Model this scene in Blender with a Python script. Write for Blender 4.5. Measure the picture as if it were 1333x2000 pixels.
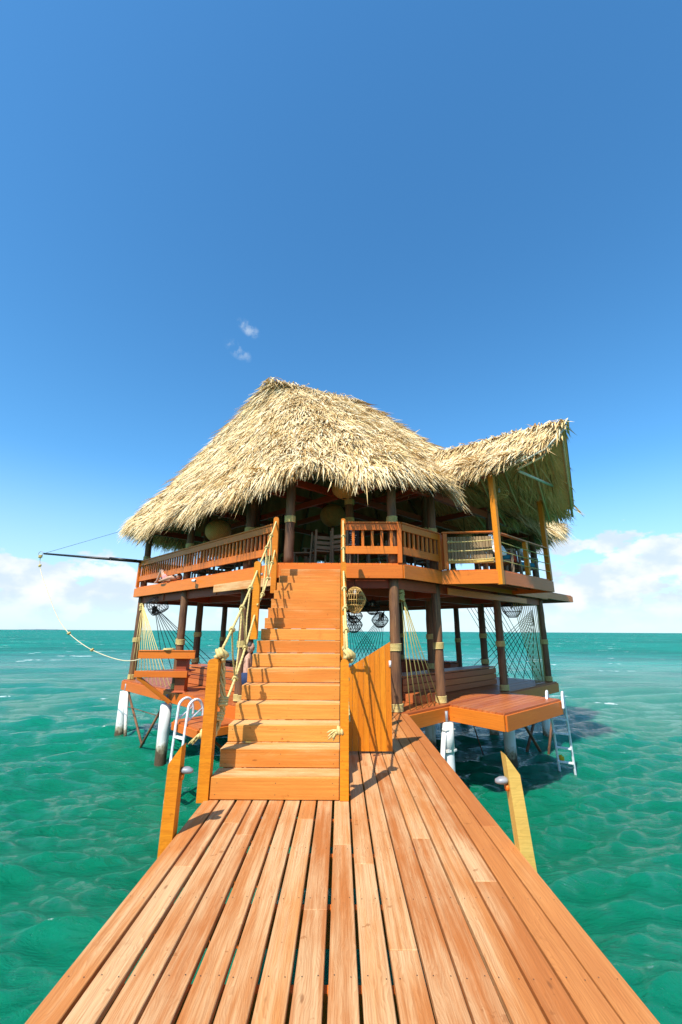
import bpy, bmesh, math, random
import numpy as np
from mathutils import Vector, Matrix
random.seed(7); rng = np.random.default_rng(7)
for o in list(bpy.data.objects): bpy.data.objects.remove(o)
scene = bpy.context.scene
COL = scene.collection
R = math.radians

# ------------------------------------------------------------------ camera
EYE = 1.55                       # eye height above the dock boards
cam_d = bpy.data.cameras.new('camera'); cam = bpy.data.objects.new('camera', cam_d); COL.objects.link(cam)
cam_d.sensor_fit = 'VERTICAL'; cam_d.sensor_height = 36.0; cam_d.lens = 830.0/2000*36
cam_d.clip_start = 0.05; cam_d.clip_end = 60000
cam.location = (0, 0, EYE)
cam.rotation_euler = (Matrix.Rotation(R(90+15.68), 4, 'X') @ Matrix.Rotation(R(0.3), 4, 'Z')).to_euler()
scene.camera = cam

# ------------------------------------------------------------------ sky and sun
SUN_EL = 51.5; SUN_AZ = math.degrees(math.atan2(-.51, -.86))
w = bpy.data.worlds.new('World'); scene.world = w; w.use_nodes = True
nt = w.node_tree; N = nt.nodes; L = nt.links
for n in list(N): N.remove(n)
out = N.new('ShaderNodeOutputWorld'); bg = N.new('ShaderNodeBackground'); L.new(bg.outputs[0], out.inputs[0])
sky = N.new('ShaderNodeTexSky'); sky.sky_type = 'NISHITA'; sky.sun_disc = False
sky.sun_elevation = R(SUN_EL); sky.sun_rotation = R(SUN_AZ); sky.air_density = 1.0; sky.dust_density = 0.3; sky.ozone_density = 2.5
bg.inputs['Strength'].default_value = 0.13
hsv = N.new('ShaderNodeHueSaturation'); hsv.inputs['Saturation'].default_value = 1.13; hsv.inputs['Value'].default_value = 1.0
gain = N.new('ShaderNodeMix'); gain.data_type = 'RGBA'; gain.blend_type = 'MULTIPLY'; gain.inputs['Factor'].default_value = 1; gain.inputs['B'].default_value = (.95, 1.26, 1.34, 1)
L.new(sky.outputs[0], gain.inputs['A']); L.new(gain.outputs['Result'], hsv.inputs['Color'])
tc = N.new('ShaderNodeTexCoord'); sx = N.new('ShaderNodeSeparateXYZ'); L.new(tc.outputs['Generated'], sx.inputs[0])
def wmath(op, a, b=None, c=None):
    m = N.new('ShaderNodeMath'); m.operation = op
    for i, v in enumerate((a, b, c)):
        if v is None: continue
        if isinstance(v, (int, float)): m.inputs[i].default_value = v
        else: L.new(v, m.inputs[i])
    return m.outputs[0]
def wrange(v, a, b, c, d):
    m = N.new('ShaderNodeMapRange'); m.interpolation_type = 'SMOOTHSTEP'
    for i, q in enumerate((v, a, b, c, d)):
        if isinstance(q, (int, float)): m.inputs[i].default_value = q
        else: L.new(q, m.inputs[i])
    return m.outputs[0]
# low cumulus round the whole horizon
mp = N.new('ShaderNodeMapping'); L.new(tc.outputs['Generated'], mp.inputs[0]); mp.inputs['Scale'].default_value = (1, 1, 1.9); mp.inputs['Location'].default_value = (3.3, 0.4, 0.2)
cn = N.new('ShaderNodeTexNoise'); cn.inputs['Scale'].default_value = 8.0; cn.inputs['Detail'].default_value = 11; cn.inputs['Roughness'].default_value = .58
L.new(mp.outputs[0], cn.inputs[0])
thr = wrange(sx.outputs['Z'], 0.03, 0.29, 0.455, 0.80)
dens = wmath('SUBTRACT', cn.outputs[0], thr)
def pixdir(x, y):
    u, v, f, p = x-666.5, y-1000, 830, R(15.68)
    return Vector((u, f*math.cos(p)+v*math.sin(p), f*math.sin(p)-v*math.cos(p))).normalized()
for (x, y, rw, rh, amp) in ((1175, 1045, .15, .06, .42), (1270, 1120, .20, .055, .30), (1180, 1180, .12, .03, .2), (120, 1125, .20, .035, .26), (20, 1105, .10, .03, .25), (210, 1170, .10, .02, .2)):
    d = pixdir(x, y); rt = Vector((d.y, -d.x, 0)).normalized(); up = rt.cross(d)      # heaped banks of cloud
    def dt(vec):
        m = N.new('ShaderNodeVectorMath'); m.operation = 'DOT_PRODUCT'; L.new(tc.outputs['Generated'], m.inputs[0]); m.inputs[1].default_value = vec; return m.outputs['Value']
    a_ = wmath('DIVIDE', dt(rt), rw); b_ = wmath('DIVIDE', dt(up), rh); c_ = wmath('MULTIPLY', wmath('SUBTRACT', 1.0, dt(d)), 3.0)
    q_ = wmath('ADD', wmath('ADD', wmath('MULTIPLY', a_, a_), wmath('MULTIPLY', b_, b_)), c_)
    dens = wmath('ADD', dens, wmath('MULTIPLY', wmath('EXPONENT', wmath('MULTIPLY', q_, -1.0)), amp*.55))
cmask = wrange(dens, 0.0, 0.075, 0.0, 0.92)
cmask = wmath('MULTIPLY', cmask, wrange(sx.outputs['Z'], 0.0, 0.075, 0.12, 1.0))
cn2 = N.new('ShaderNodeTexNoise'); cn2.inputs['Scale'].default_value = 13; cn2.inputs['Detail'].default_value = 7
mp2 = N.new('ShaderNodeMapping'); L.new(tc.outputs['Generated'], mp2.inputs[0]); mp2.inputs['Scale'].default_value = (1, 1, 1.6); mp2.inputs['Location'].default_value = (0, 0, -.05); L.new(mp2.outputs[0], cn2.inputs[0])
ccol = N.new('ShaderNodeMix'); ccol.data_type = 'RGBA'
ccol.inputs['A'].default_value = (4.0, 4.7, 5.45, 1); ccol.inputs['B'].default_value = (5.7, 5.8, 5.85, 1)
L.new(wrange(cn2.outputs[0], .38, .62, 0, 1), ccol.inputs['Factor'])
# pale sea haze low down
hz = N.new('ShaderNodeMix'); hz.data_type = 'RGBA'; hz.inputs['B'].default_value = (3.7, 4.7, 5.7, 1)
L.new(hsv.outputs[0], hz.inputs['A']); L.new(wrange(sx.outputs['Z'], 0.0, 0.36, 0.72, 0.0), hz.inputs['Factor'])
cm = N.new('ShaderNodeMix'); cm.data_type = 'RGBA'
L.new(hz.outputs['Result'], cm.inputs['A']); L.new(ccol.outputs['Result'], cm.inputs['B']); L.new(cmask, cm.inputs['Factor'])
# two small wisps high over the roof
last = cm.outputs['Result']
for (u, v, sc) in ((-203, -315, .030), (-182, -357, .026)):
    f, p = 830, R(15.68)
    d = Vector((u, f*math.cos(p)+v*math.sin(p), f*math.sin(p)-v*math.cos(p))).normalized()
    rt = Vector((d.y, -d.x, 0)).normalized(); up = rt.cross(d)
    ax = (rt*.86 - up*.5).normalized(); bx_ = (rt*.5 + up*.86).normalized()
    def dot(vec):
        m = N.new('ShaderNodeVectorMath'); m.operation = 'DOT_PRODUCT'; L.new(tc.outputs['Generated'], m.inputs[0]); m.inputs[1].default_value = vec; return m.outputs['Value']
    da = wmath('DIVIDE', dot(ax), sc*1.25); db = wmath('DIVIDE', dot(bx_), sc*.62); dd = wmath('SUBTRACT', 1.0, dot(d))
    r2 = wmath('ADD', wmath('ADD', wmath('MULTIPLY', da, da), wmath('MULTIPLY', db, db)), wmath('MULTIPLY', dd, 50.0))
    wn = N.new('ShaderNodeTexNoise'); wn.inputs['Scale'].default_value = 42; wn.inputs['Detail'].default_value = 6; wn.inputs['Roughness'].default_value = .6
    L.new(tc.outputs['Generated'], wn.inputs[0])
    m = wmath('MULTIPLY', wrange(r2, 0.0, 1.0, 1.0, 0.0), wrange(wn.outputs[0], .4, .72, 0.0, .5))
    mx = N.new('ShaderNodeMix'); mx.data_type = 'RGBA'; L.new(last, mx.inputs['A']); mx.inputs['B'].default_value = (4.4, 5.0, 5.5, 1); L.new(m, mx.inputs['Factor'])
    last = mx.outputs['Result']
L.new(last, bg.inputs['Color'])

sun_d = bpy.data.lights.new('sun', 'SUN'); sun = bpy.data.objects.new('sun', sun_d); COL.objects.link(sun)
sun_d.energy = 5.0; sun_d.angle = R(0.5); sun_d.color = (1, .95, .86)
ce = math.cos(R(SUN_EL)); SV = Vector((-.51*ce, -.86*ce, math.sin(R(SUN_EL)))).normalized()
sun.rotation_euler = SV.to_track_quat('Z', 'Y').to_euler(); sun.location = (-10, -15, 30)
vs = scene.view_settings; vs.view_transform = 'Standard'; vs.look = 'None'; vs.exposure = 0.5; vs.gamma = 1.0; vs.use_curve_mapping = False

# ------------------------------------------------------------------ materials
def newmat(name):
    m = bpy.data.materials.new(name); m.use_nodes = True
    nt = m.node_tree; b = nt.nodes['Principled BSDF']
    return m, nt, b
class G:                                     # tiny node-graph helper
    def __init__(s, nt): s.nt = nt
    def n(s, t, **k):
        o = s.nt.nodes.new(t)
        for a, v in k.items(): setattr(o, a, v)
        return o
    def l(s, a, b): s.nt.links.new(a, b)
    def val(s, inp, v):
        if isinstance(v, bpy.types.NodeSocket): s.l(v, inp)
        else: inp.default_value = v
    def math(s, op, a, b=0.0):
        m = s.n('ShaderNodeMath', operation=op); s.val(m.inputs[0], a); s.val(m.inputs[1], b); return m.outputs[0]
    def rng(s, v, a, b, c=0.0, d=1.0):
        m = s.n('ShaderNodeMapRange'); m.interpolation_type = 'SMOOTHSTEP'
        for i, q in enumerate((v, a, b, c, d)): s.val(m.inputs[i], q)
        return m.outputs[0]
    def mix(s, f, a, b, bt='MIX'):
        m = s.n('ShaderNodeMix', data_type='RGBA', blend_type=bt)
        s.val(m.inputs['Factor'], f); s.val(m.inputs['A'], a if isinstance(a, bpy.types.NodeSocket) else (*a, 1)); s.val(m.inputs['B'], b if isinstance(b, bpy.types.NodeSocket) else (*b, 1))
        return m.outputs['Result']
    def noise(s, vec, scale, detail=4, rough=.55, dist=0):
        n = s.n('ShaderNodeTexNoise'); s.l(vec, n.inputs['Vector']); n.inputs['Scale'].default_value = scale
        n.inputs['Detail'].default_value = detail; n.inputs['Roughness'].default_value = rough; n.inputs['Distortion'].default_value = dist
        return n.outputs[0]
    def scaled(s, vec, sc, off=None):
        m = s.n('ShaderNodeMapping'); s.l(vec, m.inputs[0]); m.inputs['Scale'].default_value = sc
        if off is not None: s.l(off, m.inputs['Location'])
        return m.outputs[0]
    def bump(s, h, strength, dist=.01):
        b = s.n('ShaderNodeBump'); s.l(h, b.inputs['Height']); b.inputs['Strength'].default_value = strength; b.inputs['Distance'].default_value = dist
        return b.outputs[0]

def wood(name, fresh, dark, worn=None, rough=.55, bump=.25, spec=.25):
    """stained board: grain along local X, per-board shift; object colour R = how far the stain has worn off"""
    m, nt, b = newmat(name); g = G(nt)
    t = g.n('ShaderNodeTexCoord'); oi = g.n('ShaderNodeObjectInfo')
    off = g.n('ShaderNodeCombineXYZ')
    g.l(g.math('MULTIPLY', oi.outputs['Random'], 57.0), off.inputs[0]); g.l(g.math('MULTIPLY', oi.outputs['Random'], 23.0), off.inputs[1]); g.l(g.math('MULTIPLY', oi.outputs['Random'], 91.0), off.inputs[2])
    v = g.n('ShaderNodeVectorMath', operation='ADD'); g.l(t.outputs['Object'], v.inputs[0]); g.l(off.outputs[0], v.inputs[1]); v = v.outputs[0]
    warp = g.noise(g.scaled(v, (1.2, 4, 4)), 1.6, 3)
    wv = g.n('ShaderNodeVectorMath', operation='MULTIPLY_ADD'); g.l(warp, wv.inputs[0]); wv.inputs[1].default_value = (0, .16, .16); g.l(v, wv.inputs[2])
    rings = g.n('ShaderNodeTexWave', wave_type='BANDS', bands_direction='Y', wave_profile='SAW')
    g.l(g.scaled(wv.outputs[0], (.07, 1, .6)), rings.inputs['Vector']); rings.inputs['Scale'].default_value = 26; rings.inputs['Distortion'].default_value = 1.6; rings.inputs['Detail'].default_value = 2; rings.inputs['Detail Scale'].default_value = 1.2
    fine = g.noise(g.scaled(v, (1.3, 60, 60)), 1.5, 6, .65)
    broad = g.math('ADD', g.math('MULTIPLY', g.noise(g.scaled(v, (1, 4, 4)), 1.3, 5, .6), .55), g.math('MULTIPLY', g.noise(g.scaled(v, (.55, 17, 17)), 1.3, 4, .6), .45))
    grain = g.math('ADD', g.math('MULTIPLY', rings.outputs['Fac'], .20), g.math('MULTIPLY', fine, 1.0))
    gf = g.rng(grain, .40, .85)
    tone = g.math('ADD', g.math('MULTIPLY', g.math('SUBTRACT', oi.outputs['Random'], .5), .6), broad)
    c = g.mix(g.rng(tone, .2, .85), dark, fresh)
    if worn:
        wmask = g.math('MULTIPLY', g.rng(g.math('ADD', broad, g.math('MULTIPLY', fine, .3)), .38, .66), oi.outputs['Color'])
        sepc = g.n('ShaderNodeSeparateColor'); g.l(oi.outputs['Color'], sepc.inputs[0])
        wm = g.math('MULTIPLY', g.rng(g.math('ADD', g.math('MULTIPLY', broad, 1.5), g.math('MULTIPLY', sepc.outputs[0], .50)), .97, 1.40), g.math('MINIMUM', g.math('MULTIPLY', sepc.outputs[0], 1.35), 1.0))
        c = g.mix(wm, c, worn)
    c = g.mix(g.math('MULTIPLY', gf, .55), c, tuple(x*.66 for x in dark))
    # knots
    vo = g.n('ShaderNodeTexVoronoi'); g.l(g.scaled(v, (2.4, 7, 7)), vo.inputs['Vector']); vo.inputs['Scale'].default_value = 1.0; vo.inputs['Randomness'].default_value = 1
    knot = g.math('MULTIPLY', g.rng(vo.outputs['Distance'], .03, .085, .6, 0), g.rng(vo.outputs['Color'], .55, .6))
    c = g.mix(knot, c, tuple(x*.35 for x in dark))
    stain = g.math('ADD', g.rng(g.noise(v, 2.7, 6, .7), .60, .72, 0, .35), g.rng(g.noise(v, 8.5, 4, .6), .672, .71, 0, .55))
    c = g.mix(stain, c, tuple(x*.6 for x in dark))
    g.l(c, b.inputs['Base Color']); b.inputs['Roughness'].default_value = rough; b.inputs['Specular IOR Level'].default_value = spec
    g.l(g.bump(g.math('ADD', grain, g.math('MULTIPLY', knot, -.6)), bump, .004), b.inputs['Normal'])
    return m
M = {}
M['screw'] = None
M['deck'] = wood('worn_deck_wood', (.60, .245, .070), (.44, .140, .034), worn=(.64, .39, .19), rough=.65, bump=.4)
M['stair'] = wood('stained_stair_wood', (.72, .30, .055), (.56, .175, .026), worn=(.74, .46, .21), rough=.5)
M['post'] = wood('stained_post_wood', (.72, .25, .012), (.60, .17, .008), rough=.45)
M['fascia'] = wood('stained_fascia_wood', (.72, .195, .018), (.60, .135, .014), rough=.42, spec=.28)
M['beam'] = wood('red_beam_wood', (.40, .085, .026), (.28, .05, .018), rough=.5)
M['platform'] = wood('red_platform_wood', (.53, .155, .034), (.40, .10, .026), worn=(.60, .30, .13), rough=.45, spec=.4)
M['grey_wood'] = wood('weathered_chair_wood', (.32, .24, .16), (.22, .16, .10), rough=.7)
M['yellow_wood'] = wood('pale_pine_wood', (.70, .47, .12), (.60, .37, .08), rough=.6)
M['slat'] = wood('tan_slat_wood', (.42, .29, .15), (.30, .20, .10), rough=.7)
M['pole'] = wood('pale_rafter_pole', (.80, .56, .28), (.68, .44, .20), rough=.7)

def pillar_mat():
    m, nt, b = newmat('dark_timber_pillar'); g = G(nt)
    t = g.n('ShaderNodeTexCoord'); v = t.outputs['Object']; oi = g.n('ShaderNodeObjectInfo')
    off = g.n('ShaderNodeVectorMath', operation='SCALE'); g.l(oi.outputs['Location'], off.inputs[0]); off.inputs['Scale'].default_value = 3.1
    vv = g.n('ShaderNodeVectorMath', operation='ADD'); g.l(v, vv.inputs[0]); g.l(off.outputs[0], vv.inputs[1]); v = vv.outputs[0]
    f = g.noise(g.scaled(v, (26, 26, 1.6)), 1.5, 6, .65); br = g.noise(g.scaled(v, (3, 3, 1)), 1.3, 4)
    c = g.mix(g.rng(br, .3, .7), (.105, .048, .026), (.22, .10, .042)); c = g.mix(g.rng(f, .45, .75, 0, .7), c, (.045, .02, .012))
    c = g.mix(g.rng(g.noise(g.scaled(v, (30, 30, .5)), 1.3, 3), .64, .68, 0, .7), c, (.34, .19, .08))
    g.l(c, b.inputs['Base Color']); b.inputs['Roughness'].default_value = .62; b.inputs['Specular IOR Level'].default_value = .3
    g.l(g.bump(f, .5, .006), b.inputs['Normal']); return m
M['pillar'] = pillar_mat()

def rope_mat(name, a, c2):
    m, nt, b = newmat(name); g = G(nt); t = g.n('ShaderNodeTexCoord')
    f = g.noise(t.outputs['Object'], 90, 4, .7); br = g.noise(t.outputs['Object'], 6, 3)
    c = g.mix(g.rng(f, .3, .7), c2, a); c = g.mix(g.rng(br, .4, .8, 0, .45), c, tuple(x*.6 for x in c2))
    g.l(c, b.inputs['Base Color']); b.inputs['Roughness'].default_value = .8; b.inputs['Specular IOR Level'].default_value = .15
    g.l(g.bump(f, .6, .004), b.inputs['Normal']); return m
M['rope'] = rope_mat('pale_yellow_rope', (.72, .57, .25), (.52, .37, .12))
M['cord'] = rope_mat('olive_cord', (.56, .46, .17), (.38, .29, .09))
M['dark_cord'] = rope_mat('dark_cord', (.075, .06, .045), (.04, .03, .025))

def thatch_mat(name, stops):
    m, nt, b = newmat(name); g = G(nt)
    a = g.n('ShaderNodeAttribute', attribute_name='leaf'); s = g.n('ShaderNodeSeparateColor'); g.l(a.outputs['Color'], s.inputs[0])
    cr = g.n('ShaderNodeValToRGB'); g.l(s.outputs[0], cr.inputs[0])
    els = cr.color_ramp.elements
    for i, (p, c) in enumerate(stops):
        e = els[i] if i < 2 else els.new(p)
        e.position = p; e.color = (*c, 1)
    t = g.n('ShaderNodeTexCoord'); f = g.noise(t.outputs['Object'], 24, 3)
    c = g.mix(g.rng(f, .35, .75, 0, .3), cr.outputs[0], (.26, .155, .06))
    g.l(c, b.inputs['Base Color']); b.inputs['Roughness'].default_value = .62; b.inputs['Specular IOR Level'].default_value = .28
    return m
M['thatch'] = thatch_mat('dry_palm_thatch', [(0, (.24, .12, .035)), (1, (.90, .76, .49)), (.14, (.50, .31, .11)), (.45, (.74, .52, .23)), (.75, (.84, .65, .35))])
M['thatch_shaded'] = thatch_mat('shade_dark_thatch', [(0, (.08, .045, .018)), (1, (.46, .31, .14)), (.5, (.27, .16, .065))])  # inside of the main roof, its shade put into a darker colour
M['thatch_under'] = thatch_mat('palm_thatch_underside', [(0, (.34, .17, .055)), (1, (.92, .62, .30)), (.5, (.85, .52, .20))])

def plain(name, col, rough=.5, metal=0, noise=.15, scale=20, spec=.4, bump=0):
    m, nt, b = newmat(name); g = G(nt); t = g.n('ShaderNodeTexCoord')
    f = g.noise(t.outputs['Object'], scale, 4)
    c = g.mix(g.rng(f, .3, .7), tuple(x*(1-noise) for x in col), tuple(min(1, x*(1+noise)) for x in col))
    g.l(c, b.inputs['Base Color']); b.inputs['Roughness'].default_value = rough; b.inputs['Metallic'].default_value = metal; b.inputs['Specular IOR Level'].default_value = spec
    if bump: g.l(g.bump(f, bump, .01), b.inputs['Normal'])
    return m
M['white_metal'] = plain('white_painted_metal', (.74, .75, .76), .35)
M['screw'] = plain('rusty_screw', (.07, .05, .04), .6, .3)
M['grey_metal'] = plain('brushed_grey_metal', (.27, .27, .28), .5, .2)
M['black_metal'] = plain('black_metal', (.02, .02, .022), .4, .3)
M['teal'] = plain('teal_cushion', (.025, .20, .27), .85, noise=.2, scale=60)
M['white_cloth'] = plain('white_cloth', (.72, .71, .69), .9, noise=.05, scale=8, bump=.2)
M['red_cloth'] = plain('red_cloth', (.72, .05, .015), .85, noise=.15, scale=9, bump=.2)
M['skin'] = plain('skin', (.56, .30, .20), .5, noise=.08)
M['hair'] = plain('dark_hair', (.025, .016, .012), .6)
M['navy'] = plain('navy_cloth', (.02, .035, .09), .85)
M['pink'] = plain('pink_cloth', (.62, .25, .24), .85)
M['board'] = plain('chalkboard', (.018, .018, .02), .7)
M['chalk'] = plain('chalk', (.6, .6, .58), .9)
M['pipe'] = plain('pale_green_pipe', (.58, .54, .42), .5)
M['dark_hollow'] = plain('painted_dark_hollow', (.02, .02, .024), .5)  # painted darkness for the hollow of the globe lamps
M['island'] = plain('far_land', (.12, .17, .2), .9)
M['white_rope'] = rope_mat('bleached_rope', (.80, .72, .52), (.62, .50, .30))
M['yellow_rope'] = rope_mat('bright_yellow_rope', (.78, .52, .03), (.55, .34, .02))

def rattan_mat():
    m, nt, b = newmat('woven_rattan'); g = G(nt); t = g.n('ShaderNodeTexCoord')
    s = g.n('ShaderNodeSeparateXYZ'); g.l(t.outputs['Object'], s.inputs[0])
    ang = g.math('ARCTAN2', s.outputs[1], s.outputs[0])
    a = g.math('SINE', g.math('MULTIPLY', ang, 40)); z = g.math('SINE', g.math('MULTIPLY', s.outputs[2], 130))
    wv = g.math('MULTIPLY', a, z)
    c = g.mix(g.rng(wv, -.8, .8), (.42, .20, .045), (.70, .40, .11))
    g.l(c, b.inputs['Base Color']); b.inputs['Roughness'].default_value = .6
    b.inputs['Transmission Weight'].default_value = 0
    g.l(g.bump(wv, .8, .012), b.inputs['Normal']); return m
M['rattan'] = rattan_mat()
M['cane'] = plain('gold_cane', (.66, .40, .12), .5, noise=.25)

def piling_mat():
    m, nt, b = newmat('white_piling'); g = G(nt); t = g.n('ShaderNodeTexCoord'); geo = g.n('ShaderNodeNewGeometry')
    s = g.n('ShaderNodeSeparateXYZ'); g.l(geo.outputs['Position'], s.inputs[0])
    nz = g.noise(geo.outputs['Position'], 9, 6, .7); zz = g.math('ADD', s.outputs[2], g.math('MULTIPLY', g.math('SUBTRACT', nz, .5), .55))
    f2 = g.noise(g.scaled(geo.outputs['Position'], (8, 8, 1)), 1.2, 4)
    c = g.mix(g.rng(f2, .52, .72, 0, .55), (.70, .69, .65), (.50, .36, .17))
    c = g.mix(g.rng(zz, -1.42, -1.20, 1, 0), c, (.36, .30, .19)); c = g.mix(g.rng(zz, -1.52, -1.36, 1, 0), c, (.085, .05, .022))
    g.l(c, b.inputs['Base Color']); b.inputs['Roughness'].default_value = .7
    g.l(g.bump(g.math('MULTIPLY', g.noise(geo.outputs['Position'], 40, 3), g.rng(zz, -1.35, -1.15, 1, .1)), .8, .03), b.inputs['Normal']); return m
M['piling'] = piling_mat()

def sea_mat():
    m, nt, b = newmat('turquoise_sea'); g = G(nt); geo = g.n('ShaderNodeNewGeometry'); p = geo.outputs['Position']
    big = g.noise(g.scaled(p, (.05, .09, 1)), 1.0, 4, .55); mid = g.noise(g.scaled(p, (.5, .9, 1)), 1.0, 4)
    ln = g.n('ShaderNodeVectorMath', operation='LENGTH'); g.l(p, ln.inputs[0])
    far_pale = g.rng(ln.outputs['Value'], 3, 70)                      # paler with distance: flatter viewing angle painted into the colour
    a = g.mix(far_pale, (.0025, .148, .074), (.004, .25, .178))
    c = g.mix(g.rng(g.math('ADD', g.math('MULTIPLY', big, .7), g.math('MULTIPLY', mid, .3)), .35, .68, 0, .28), a, (.0008, .080, .044))
    st = g.math('ADD', g.math('MULTIPLY', g.noise(g.scaled(p, (.07, .30, 1)), 1.0, 6, .68), .6), g.math('MULTIPLY', g.noise(g.scaled(p, (.012, .05, 1)), 1.0, 5, .65), .4)); c = g.mix(g.math('MULTIPLY', g.rng(st, .40, .62), g.rng(ln.outputs['Value'], 12, 50, 0, .8)), c, (.0012, .092, .066))  # dark streaks painted in for the look of distant wave faces against reflections
    far = g.rng(ln.outputs['Value'], 500, 5000); c = g.mix(far, c, (.002, .17, .135))
    at = g.n('ShaderNodeAttribute', attribute_name='crest'); fz = g.noise(g.scaled(p, (1.1, 1.9, 1)), 1.6, 7, .72)
    c = g.mix(g.rng(at.outputs['Fac'], .45, .90, 0, .22), c, (.003, .24, .15))  # light shining through thin crests, painted as a paler colour
    foam = g.math('MULTIPLY', g.rng(at.outputs['Fac'], .93, 1.0), g.rng(fz, .57, .63))
    # whitecaps farther out where the swell is too small to mesh
    wc = g.math('MULTIPLY', g.math('MULTIPLY', g.rng(g.noise(g.scaled(p, (.22, .34, 1)), 1.0, 3, .5), .655, .69), g.rng(g.noise(g.scaled(p, (.8, 1.2, 1)), 1.0, 4, .7), .48, .56)), g.rng(ln.outputs['Value'], 12, 30))
    foam = g.math('MINIMUM', g.math('ADD', foam, wc), 1.0)
    c = g.mix(g.math('MULTIPLY', foam, .85), c, (.80, .84, .82))
    g.l(c, b.inputs['Base Color']); b.inputs['IOR'].default_value = 1.33; b.subsurface_method = 'BURLEY'; b.inputs['Subsurface Weight'].default_value = .2; b.inputs['Subsurface Radius'].default_value = (.3, 1.0, .85); b.inputs['Subsurface Scale'].default_value = 1.4; g.l(g.rng(ln.outputs['Value'], 4, 120, .28, .22), b.inputs['Specular IOR Level'])
    g.l(g.math('ADD', g.math('MULTIPLY', foam, .5), g.rng(ln.outputs['Value'], 10, 110, .035, .5)), b.inputs['Roughness'])
    n1 = g.noise(g.scaled(p, (2.6, 6.5, 1)), 1.0, 8, .66, .6); n2 = g.noise(g.scaled(p, (5, 12, 1)), 1.0, 6, .65)
    n3 = g.noise(g.scaled(p, (.35, .9, 1)), 1.0, 3, .5)
    h = g.math('ADD', g.math('ADD', n1, g.math('MULTIPLY', n2, .3)), g.math('MULTIPLY', n3, g.rng(ln.outputs['Value'], 15, 60, 0, 5)))
    bp = g.n('ShaderNodeBump'); g.l(h, bp.inputs['Height']); bp.inputs['Strength'].default_value = .9; bp.inputs['Distance'].default_value = .10
    g.l(bp.outputs[0], b.inputs['Normal']); return m
M['sea'] = sea_mat()

# ------------------------------------------------------------------ object helpers
WM = {}
def link(name, me, mat, parent=None, mw=None):
    o = bpy.data.objects.new(name, me); COL.objects.link(o)
    mw = mw or Matrix.Identity(4)
    WM[o] = mw
    if parent is not None: o.parent = parent; o.matrix_basis = WM[parent].inverted() @ mw
    else: o.matrix_basis = mw
    if me is not None and mat is not None and len(me.materials) == 0: me.materials.append(M[mat])
    return o
def tag(o, label, cat, group=None):
    o['label'] = label; o['category'] = cat
    if group: o['group'] = group
    return o
def thing(name, label, cat, loc=(0, 0, 0), rz=0, group=None):
    o = link(name, None, None, None, Matrix.Translation(loc) @ Matrix.Rotation(rz, 4, 'Z')); o.empty_display_size = .1
    return tag(o, label, cat, group)
def mesh(name, V, F, smooth=False):
    me = bpy.data.meshes.new(name); me.from_pydata([tuple(v) for v in V], [], F); me.update()
    if smooth: me.polygons.foreach_set('use_smooth', [True]*len(me.polygons))
    return me
_bc = {}
def box_mesh(l, wd, t, mat, bev=.005):
    k = (round(l, 3), round(wd, 4), round(t, 4), mat)
    if k in _bc: return _bc[k]
    bm = bmesh.new(); bmesh.ops.create_cube(bm, size=1)
    bmesh.ops.scale(bm, vec=(l, wd, t), verts=bm.verts)
    b = min(bev, wd*.2, t*.2)
    bmesh.ops.bevel(bm, geom=bm.edges[:], offset=b, segments=1, affect='EDGES')
    me = bpy.data.meshes.new('board'); bm.to_mesh(me); bm.free(); me.materials.append(M[mat]); _bc[k] = me
    return me
def board(name, p0, p1, wd, t, mat, parent=None, up=(0, 0, 1), wear=None, bev=.005, roll=0):
    """a sawn board from p0 to p1 (centre line), width wd across, thickness t along up"""
    p0 = Vector(p0); p1 = Vector(p1); x = (p1-p0); l = x.length; x = x/l
    z = Vector(up); z = (z - x*z.dot(x)).normalized(); y = z.cross(x)
    mw = Matrix(((x.x, y.x, z.x, 0), (x.y, y.y, z.y, 0), (x.z, y.z, z.z, 0), (0, 0, 0, 1)))
    mw.translation = (p0+p1)/2
    if roll: mw = mw @ Matrix.Rotation(roll, 4, 'X')
    o = link(name, box_mesh(l, wd, t, mat, bev), mat, parent, mw)
    if wear is not None: o.color = (wear, wear, wear, 1)
    return o
def frames(pts):
    P = [Vector(p) for p in pts]; n = len(P); T = []
    for i in range(n):
        d = (P[min(i+1, n-1)]-P[max(i-1, 0)]); T.append(d.normalized() if d.length > 1e-9 else Vector((0, 0, 1)))
    a = Vector((0, 0, 1)) if abs(T[0].z) < .9 else Vector((1, 0, 0))
    u = T[0].cross(a).normalized(); U = [u]
    for i in range(1, n):
        u = (u - T[i]*u.dot(T[i])).normalized(); U.append(u)
    return P, T, U
def tube_geo(pts, r, seg=8, lobes=0, pitch=.05, cap=True):
    P, T, U = frames(pts); V = []; F = []; n = len(P); s = 0
    for i in range(n):
        if i: s += (P[i]-P[i-1]).length
        rr = r[i] if isinstance(r, (list, tuple)) else r; W = T[i].cross(U[i])
        for k in range(seg):
            a = 2*math.pi*k/seg; q = rr
            if lobes: q = rr*(1+.17*math.cos(lobes*(a - 2*math.pi*s/pitch/1)))
            V.append(P[i] + U[i]*math.cos(a)*q + W*math.sin(a)*q)
    for i in range(n-1):
        for k in range(seg):
            F.append((i*seg+k, i*seg+(k+1) % seg, (i+1)*seg+(k+1) % seg, (i+1)*seg+k))
    if cap: F.append(tuple(range(seg))[::-1]); F.append(tuple((n-1)*seg+k for k in range(seg)))
    return V, F
def merge(geos):
    V = []; F = []
    for v, f in geos:
        o = len(V); V += list(v); F += [tuple(i+o for i in q) for q in f]
    return V, F
def geo_obj(name, geo, mat, parent=None, smooth=True):
    V, F = geo; c = sum((Vector(v) for v in V), Vector())/len(V)
    return link(name, mesh(name, [Vector(v)-c for v in V], F, smooth), mat, parent, Matrix.Translation(c))
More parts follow.
